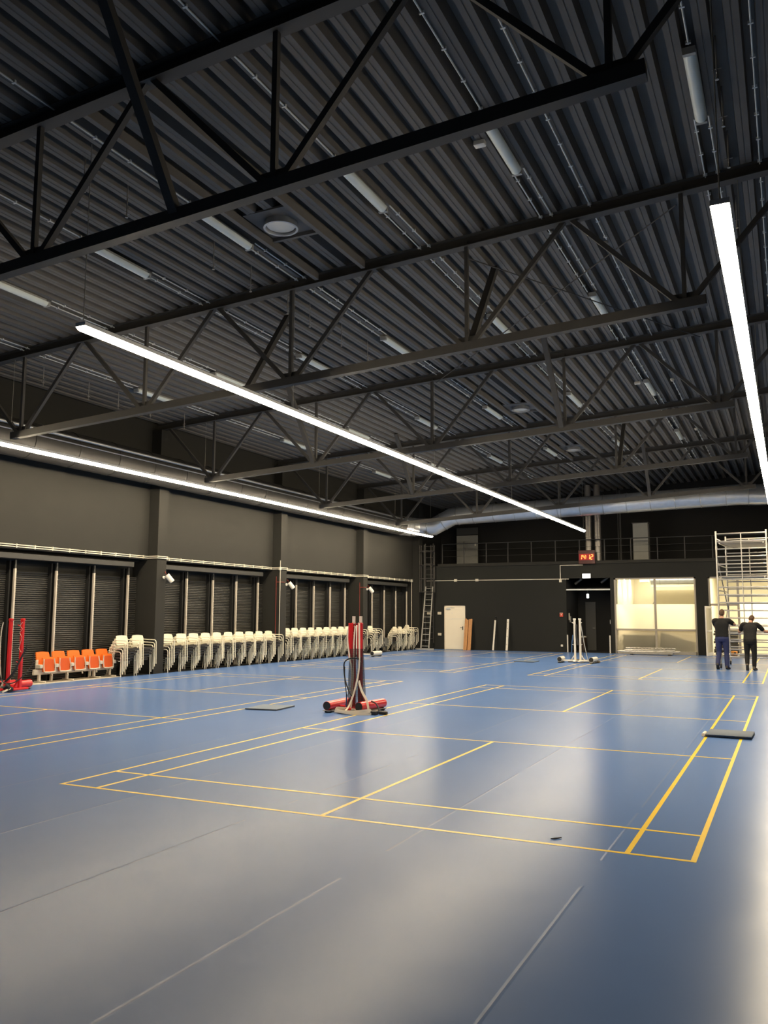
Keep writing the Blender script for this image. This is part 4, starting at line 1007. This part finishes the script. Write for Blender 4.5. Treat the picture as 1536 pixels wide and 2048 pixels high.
# ------------------------------------------------------------------ people
def baked(mb, name, m, parent, voxel, smooth_it=4):
    me = bpy.data.meshes.new(name+'_raw'); me.from_pydata(mb.v, [], mb.f); me.update()
    o = bpy.data.objects.new(name+'_raw', me); COL.objects.link(o)
    r = o.modifiers.new('r', 'REMESH'); r.mode = 'VOXEL'; r.voxel_size = voxel; r.adaptivity = 0
    s = o.modifiers.new('s', 'SMOOTH'); s.factor = 0.5; s.iterations = smooth_it
    dg = bpy.context.evaluated_depsgraph_get(); dg.update()
    new = bpy.data.meshes.new_from_object(o.evaluated_get(dg))
    bpy.data.objects.remove(o, do_unlink=True); bpy.data.meshes.remove(me)
    new.name = name; new.materials.clear(); new.materials.append(M[m])
    new.polygons.foreach_set('use_smooth', [True]*len(new.polygons))
    ob = bpy.data.objects.new(name, new); COL.objects.link(ob); ob.parent = parent
    return ob
def limb(mb, pts, rs, n=14):
    mb.tube(smooth_path(pts, 5), [rs[min(int(i/5), len(rs)-2)]*(1-(i % 5)/5)+rs[min(int(i/5)+1, len(rs)-1)]*((i % 5)/5) if i < 5*(len(pts)-1) else rs[-1] for i in range(5*(len(pts)-1)+1)], n)
    for p, r in zip(pts, rs): mb.ell(p, (r, r, r), 12, 8)
def ering(c, rx, ry, n=20, tilt=0.0, yaw=0.0):
    out = []
    for k in range(n):
        a = 2*PI*k/n; p = Vector((rx*math.copysign(abs(math.cos(a))**0.85, math.cos(a)), ry*math.copysign(abs(math.sin(a))**0.85, math.sin(a)), 0))
        p = Matrix.Rotation(tilt, 3, 'X') @ p; out.append(Vector(c)+p)
    return out
def hand(mb, wrist, dirv, palm_n, grip):
    """palm from wrist along dirv; palm_n = direction the palm faces; grip 0..1 curls the fingers; side thumb"""
    d = Vector(dirv).normalized(); nn = Vector(palm_n); nn = (nn-d*nn.dot(d)).normalized(); s = d.cross(nn)
    w = Vector(wrist)
    R = Matrix((s, d, nn)).transposed()
    mb.ell(w+d*0.05, (0.042,0.055,0.017), 14, 10, R)
    for i, (o, L) in enumerate(((-0.030,0.070),(-0.010,0.080),(0.010,0.075),(0.030,0.060))):
        p = w+d*0.095+s*o; ang = 0.0; pts = [p-d*0.025, p]
        for k, f in enumerate((0.45,0.32,0.23)):
            ang += grip*(0.55+0.25*k)
            p = p+(d*math.cos(ang)+nn*math.sin(ang))*(L*f); pts.append(p)
        mb.tube(pts, [0.0095,0.0095,0.009,0.0085,0.0075], 8); mb.ell(pts[-1], (0.0078,)*3, 8, 6)
    tb = w+d*0.03-s*0.034; pts = [w+d*0.02-s*0.015, tb, tb-s*0.022+d*0.028+nn*0.012, tb-s*0.026+d*0.052+nn*(0.02+0.02*grip)]
    mb.tube(pts, [0.012,0.0115,0.0105,0.009], 8); mb.ell(pts[-1], (0.0092,)*3, 8, 6)
def person(loc, rz, label, J, tee, trouser, shoe, hairlen, sock=False, sc=1.0):
    t = empty('person', loc, rz, label, 'person'); t.scale = (sc, sc, sc)
    V = {k: Vector(v) for k, v in J.items() if k != 'tilt'}
    # ---- body: one continuous skin surface
    b = MB(); h = V['head']; nk = V['neck']; fd = (V['face']).normalized(); up = (h-nk).normalized(); fd = (fd-up*fd.dot(up)).normalized(); rt = fd.cross(up)
    R = Matrix((rt, fd, up)).transposed()
    b.ell(h+up*0.02, (0.076,0.094,0.105), 18, 14, R); b.ell(h+fd*0.028-up*0.055, (0.055,0.062,0.062), 14, 10, R)
    b.ell(h+fd*0.098-up*0.018, (0.012,0.018,0.024), 10, 8, R); b.ell(h+fd*0.080-up*0.062, (0.024,0.012,0.007), 10, 8, R); b.ell(h+fd*0.082-up*0.078, (0.022,0.012,0.008), 10, 8, R)
    for s in (-1,1):
        b.ell(h+rt*(0.078*s)-up*0.01-fd*0.008, (0.012,0.022,0.033), 10, 8, R)
        b.ell(h+fd*0.082+rt*(0.032*s)+up*0.006, (0.014,0.012,0.008), 8, 6, R)
    limb(b, [nk-up*0.03, h-up*0.06], [0.060,0.054])
    ch, pv = V['chest'], V['pelvis']
    b.loft([ering(pv, 0.15,0.105), ering(pv.lerp(ch,0.4), 0.135,0.095), ering(pv.lerp(ch,0.8), 0.16,0.11), ering(ch, 0.17,0.11), ering(ch.lerp(nk,0.6), 0.12,0.08), ering(nk, 0.055,0.055)])
    for s in 'LR':
        limb(b, [ch.lerp(nk,0.35), V['sh'+s], V['el'+s], V['wr'+s]], [0.06,0.052,0.042,0.029])
        limb(b, [V['el'+s], V['el'+s].lerp(V['wr'+s],0.3), V['wr'+s]], [0.040,0.043,0.027])
        hand(b, V['wr'+s], V['hd'+s], V['pn'+s], 1.0)
        limb(b, [pv, V['hip'+s], V['kn'+s], V['an'+s]], [0.09,0.085,0.052,0.036])
        limb(b, [V['an'+s], V['toe'+s]], [0.036,0.028])
    baked(b, 'body', 'skin', t, 0.0075, 2)
    # ---- hair
    g = MB(); g.ell(h+up*0.028-fd*0.006, (0.081,0.099,0.104), 18, 14, R); g.ell(h-fd*0.03-up*0.02, (0.074,0.072,0.075+hairlen), 14, 10, R)
    ho = baked(g, 'hair', 'hair', t, 0.008, 2)
    # keep the face free of hair: lower front removed by shifting the lower-front vertices inside the head
    for v in ho.data.vertices:
        q = v.co-h; f_ = q.dot(fd); u_ = q.dot(up)
        if f_ > 0.015 and u_ < 0.06: v.co = v.co-q*0.25
        elif f_ > -0.01 and u_ < -0.02: v.co = v.co-q*0.2
    # ---- shirt
    g = MB()
    hem = pv+Vector((0,0,-0.02)); tl = J.get('tilt', 0.0)
    g.loft([ering(hem, 0.195,0.135,24), ering(hem.lerp(ch,0.25), 0.188,0.130,24), ering(hem.lerp(ch,0.55), 0.190,0.132,24), ering(hem.lerp(ch,0.85), 0.208,0.138,24,tl), ering(ch, 0.205,0.132,24,tl), ering(ch.lerp(nk,0.45), 0.155,0.105,24,tl), ering(ch.lerp(nk,0.85), 0.080,0.078,24,tl)])
    for s in 'LR':
        a = V['sh'+s]; e = a.lerp(V['el'+s], 0.68)
        limb(g, [ch.lerp(nk,0.30).lerp(a,0.45), a, e], [0.085,0.083,0.066])
    baked(g, 'shirt', tee, t, 0.011, 5)
    # ---- trousers
    g = MB(); wb = pv+Vector((0,0,0.03))
    g.loft([ering(pv+Vector((0,0,-0.16)), 0.165,0.118,24), ering(pv+Vector((0,-0.012,-0.07)), 0.178,0.135,24), ering(wb, 0.168,0.118,24)])
    for s in 'LR':
        an = V['an'+s]; kn = V['kn'+s]; hp = V['hip'+s]
        limb(g, [hp, hp.lerp(kn,0.5), kn, kn.lerp(an,0.5), kn.lerp(an,0.86 if sock else 0.96)], [0.108,0.094,0.076,0.072,0.062 if sock else 0.068])
    baked(g, 'trousers', trouser, t, 0.011, 5)
    # ---- shoes
    for s in 'LR':
        g = MB(); an = V['an'+s]; to = V['toe'+s]; d = (to-an); d2 = d.normalized(); upv = Vector((0,0,1)); sd = d2.cross(upv).normalized(); u2 = sd.cross(d2)
        heel = an-d2*0.035
        RR = Matrix((sd, d2, u2)).transposed()
        g.ell(an+d*0.30-u2*0.012, (0.046,0.075,0.050), 14, 10, RR); g.ell(heel-u2*0.018, (0.042,0.050,0.052), 12, 8, RR); g.ell(an+d*0.85-u2*0.004, (0.050,0.085,0.036), 14, 10, RR)
        g.tube([an-u2*0.02, an+(kn_ := (V['kn'+s]-an).normalized())*0.09], [0.050,0.047], 12)
        g.loft([[Vector(heel-u2*0.066+d2*x+sd*y+u2*z) for x, y in ((-0.05,-0.03),(-0.05,0.03),(0.10,0.048),(0.27,0.045),(0.31,0.0),(0.27,-0.045),(0.10,-0.048))] for z in (0,0.022)])
        baked(g, 'shoe', shoe, t, 0.008, 3)
        if sock:
            q = MB(); q.tube([an+(V['kn'+s]-an).normalized()*0.02, an+(V['kn'+s]-an).normalized()*0.13], [0.047,0.045], 12); q.build('sock', 'sock', t)
    return t
# man in navy work trousers: both arms up and forward on the scaffold, walking
person((4.80,22.52,0), math.radians(-4), 'man in black T-shirt and navy work trousers pushing the scaffold, seen from behind', dict(
    pelvis=(0,0.0,1.00), chest=(0,0.045,1.40), neck=(0.0,0.075,1.575), head=(0.01,0.105,1.70), face=(0.12,1,-0.12),
    shL=(-0.205,0.06,1.465), elL=(-0.215,0.31,1.27), wrL=(-0.13,0.525,1.42), hdL=(0.25,0.5,0.6), pnL=(0.0,0.6,-0.55),
    shR=(0.205,0.06,1.465), elR=(0.345,0.25,1.36), wrR=(0.19,0.455,1.47), hdR=(-0.45,0.7,0.35), pnR=(0.2,0.6,-0.6),
    hipL=(-0.095,0.0,0.95), knL=(-0.105,0.05,0.51), anL=(-0.125,-0.20,0.145), toeL=(-0.13,-0.07,0.035),
    hipR=(0.095,0.0,0.95), knR=(0.11,0.03,0.50), anR=(0.125,-0.06,0.085), toeR=(0.155,0.11,0.035), tilt=-0.10), 'tee', 'navy', 'boot', 0.0, sc=1.035)
person((5.62,22.42,0), math.radians(-2), 'man in speckled black T-shirt and black trousers leaning into the scaffold, seen from behind', dict(
    pelvis=(0,0.0,0.965), chest=(0.01,0.15,1.335), neck=(0.02,0.23,1.485), head=(0.05,0.31,1.585), face=(0.12,0.8,-0.6),
    shL=(-0.19,0.19,1.40), elL=(-0.315,0.33,1.17), wrL=(-0.36,0.57,1.24), hdL=(0.02,0.8,0.35), pnL=(0.6,0.25,-0.2),
    shR=(0.21,0.19,1.40), elR=(0.42,0.32,1.20), wrR=(0.60,0.52,1.185), hdR=(0.35,0.8,0.2), pnR=(-0.4,0.4,-0.5),
    hipL=(-0.09,0.0,0.915), knL=(-0.105,0.06,0.49), anL=(-0.095,-0.17,0.16), toeL=(-0.10,-0.05,0.04),
    hipR=(0.09,0.0,0.915), knR=(0.105,0.03,0.48), anR=(0.09,-0.03,0.085), toeR=(0.13,0.135,0.035), tilt=-0.30), 'speckle', 'trous', 'shoe', 0.0, sock=True)

# ------------------------------------------------------------------ light
def light(name, kind, loc, energy, color, **kw):
    l = bpy.data.lights.new(name, kind); l.energy = energy; l.color = color
    for k, v in kw.items(): setattr(l, k, v)
    o = bpy.data.objects.new(name, l); COL.objects.link(o); o.location = loc; return o
RW = (1.0, 0.86, 0.62)
light('room_lamp', 'AREA', (1.7,34.2,3.7), 50, RW, size=2.6)
light('room_lamp_right', 'AREA', (5.8,34.2,3.7), 75, RW, size=3.0)
for i, y in enumerate((32.5,33.9,35.3)):
    s = light('wall_washer', 'SPOT', (0.10,y,3.7), 75, RW, spot_size=math.radians(58), spot_blend=0.35, shadow_soft_size=0.04)
    s.rotation_euler = (0, math.radians(12), 0)
w = bpy.data.worlds.new('World'); scn.world = w; w.use_nodes = True
w.node_tree.nodes['Background'].inputs[0].default_value = (0.02, 0.02, 0.022, 1); w.node_tree.nodes['Background'].inputs[1].default_value = 0.3

# ------------------------------------------------------------------ camera
cam = bpy.data.cameras.new('Camera'); co = bpy.data.objects.new('Camera', cam); COL.objects.link(co)
F, CX, CY, CZ, YAW, PITCH, ROLL = 1683.154, 6.7773, -6.5286, 1.7416, -0.446756, 0.118913, 0.004056
cam.sensor_fit = 'VERTICAL'; cam.sensor_height = 24.0; cam.lens = F/2048*24.0; cam.clip_end = 200
fw = Vector((math.sin(YAW)*math.cos(PITCH), math.cos(YAW)*math.cos(PITCH), math.sin(PITCH)))
rt0 = Vector((math.cos(YAW), -math.sin(YAW), 0)); up0 = rt0.cross(fw)
rt = rt0*math.cos(ROLL)+up0*math.sin(ROLL); up = -rt0*math.sin(ROLL)+up0*math.cos(ROLL)
co.matrix_world = Matrix(((rt.x,up.x,-fw.x,CX),(rt.y,up.y,-fw.y,CY),(rt.z,up.z,-fw.z,CZ),(0,0,0,1)))
scn.camera = co
vs_ = scn.view_settings; vs_.view_transform = 'Standard'; vs_.look = 'None'; vs_.exposure = 2.25; vs_.gamma = 1.0; vs_.use_curve_mapping = False
scn.cycles.use_denoising = True; scn.cycles.sampling_pattern = 'TABULATED_SOBOL'; scn.cycles.use_light_tree = False
scn.cycles.max_bounces = 8; scn.cycles.diffuse_bounces = 4; scn.cycles.glossy_bounces = 4; scn.cycles.transparent_max_bounces = 12
scn.cycles.sample_clamp_indirect = 6.0
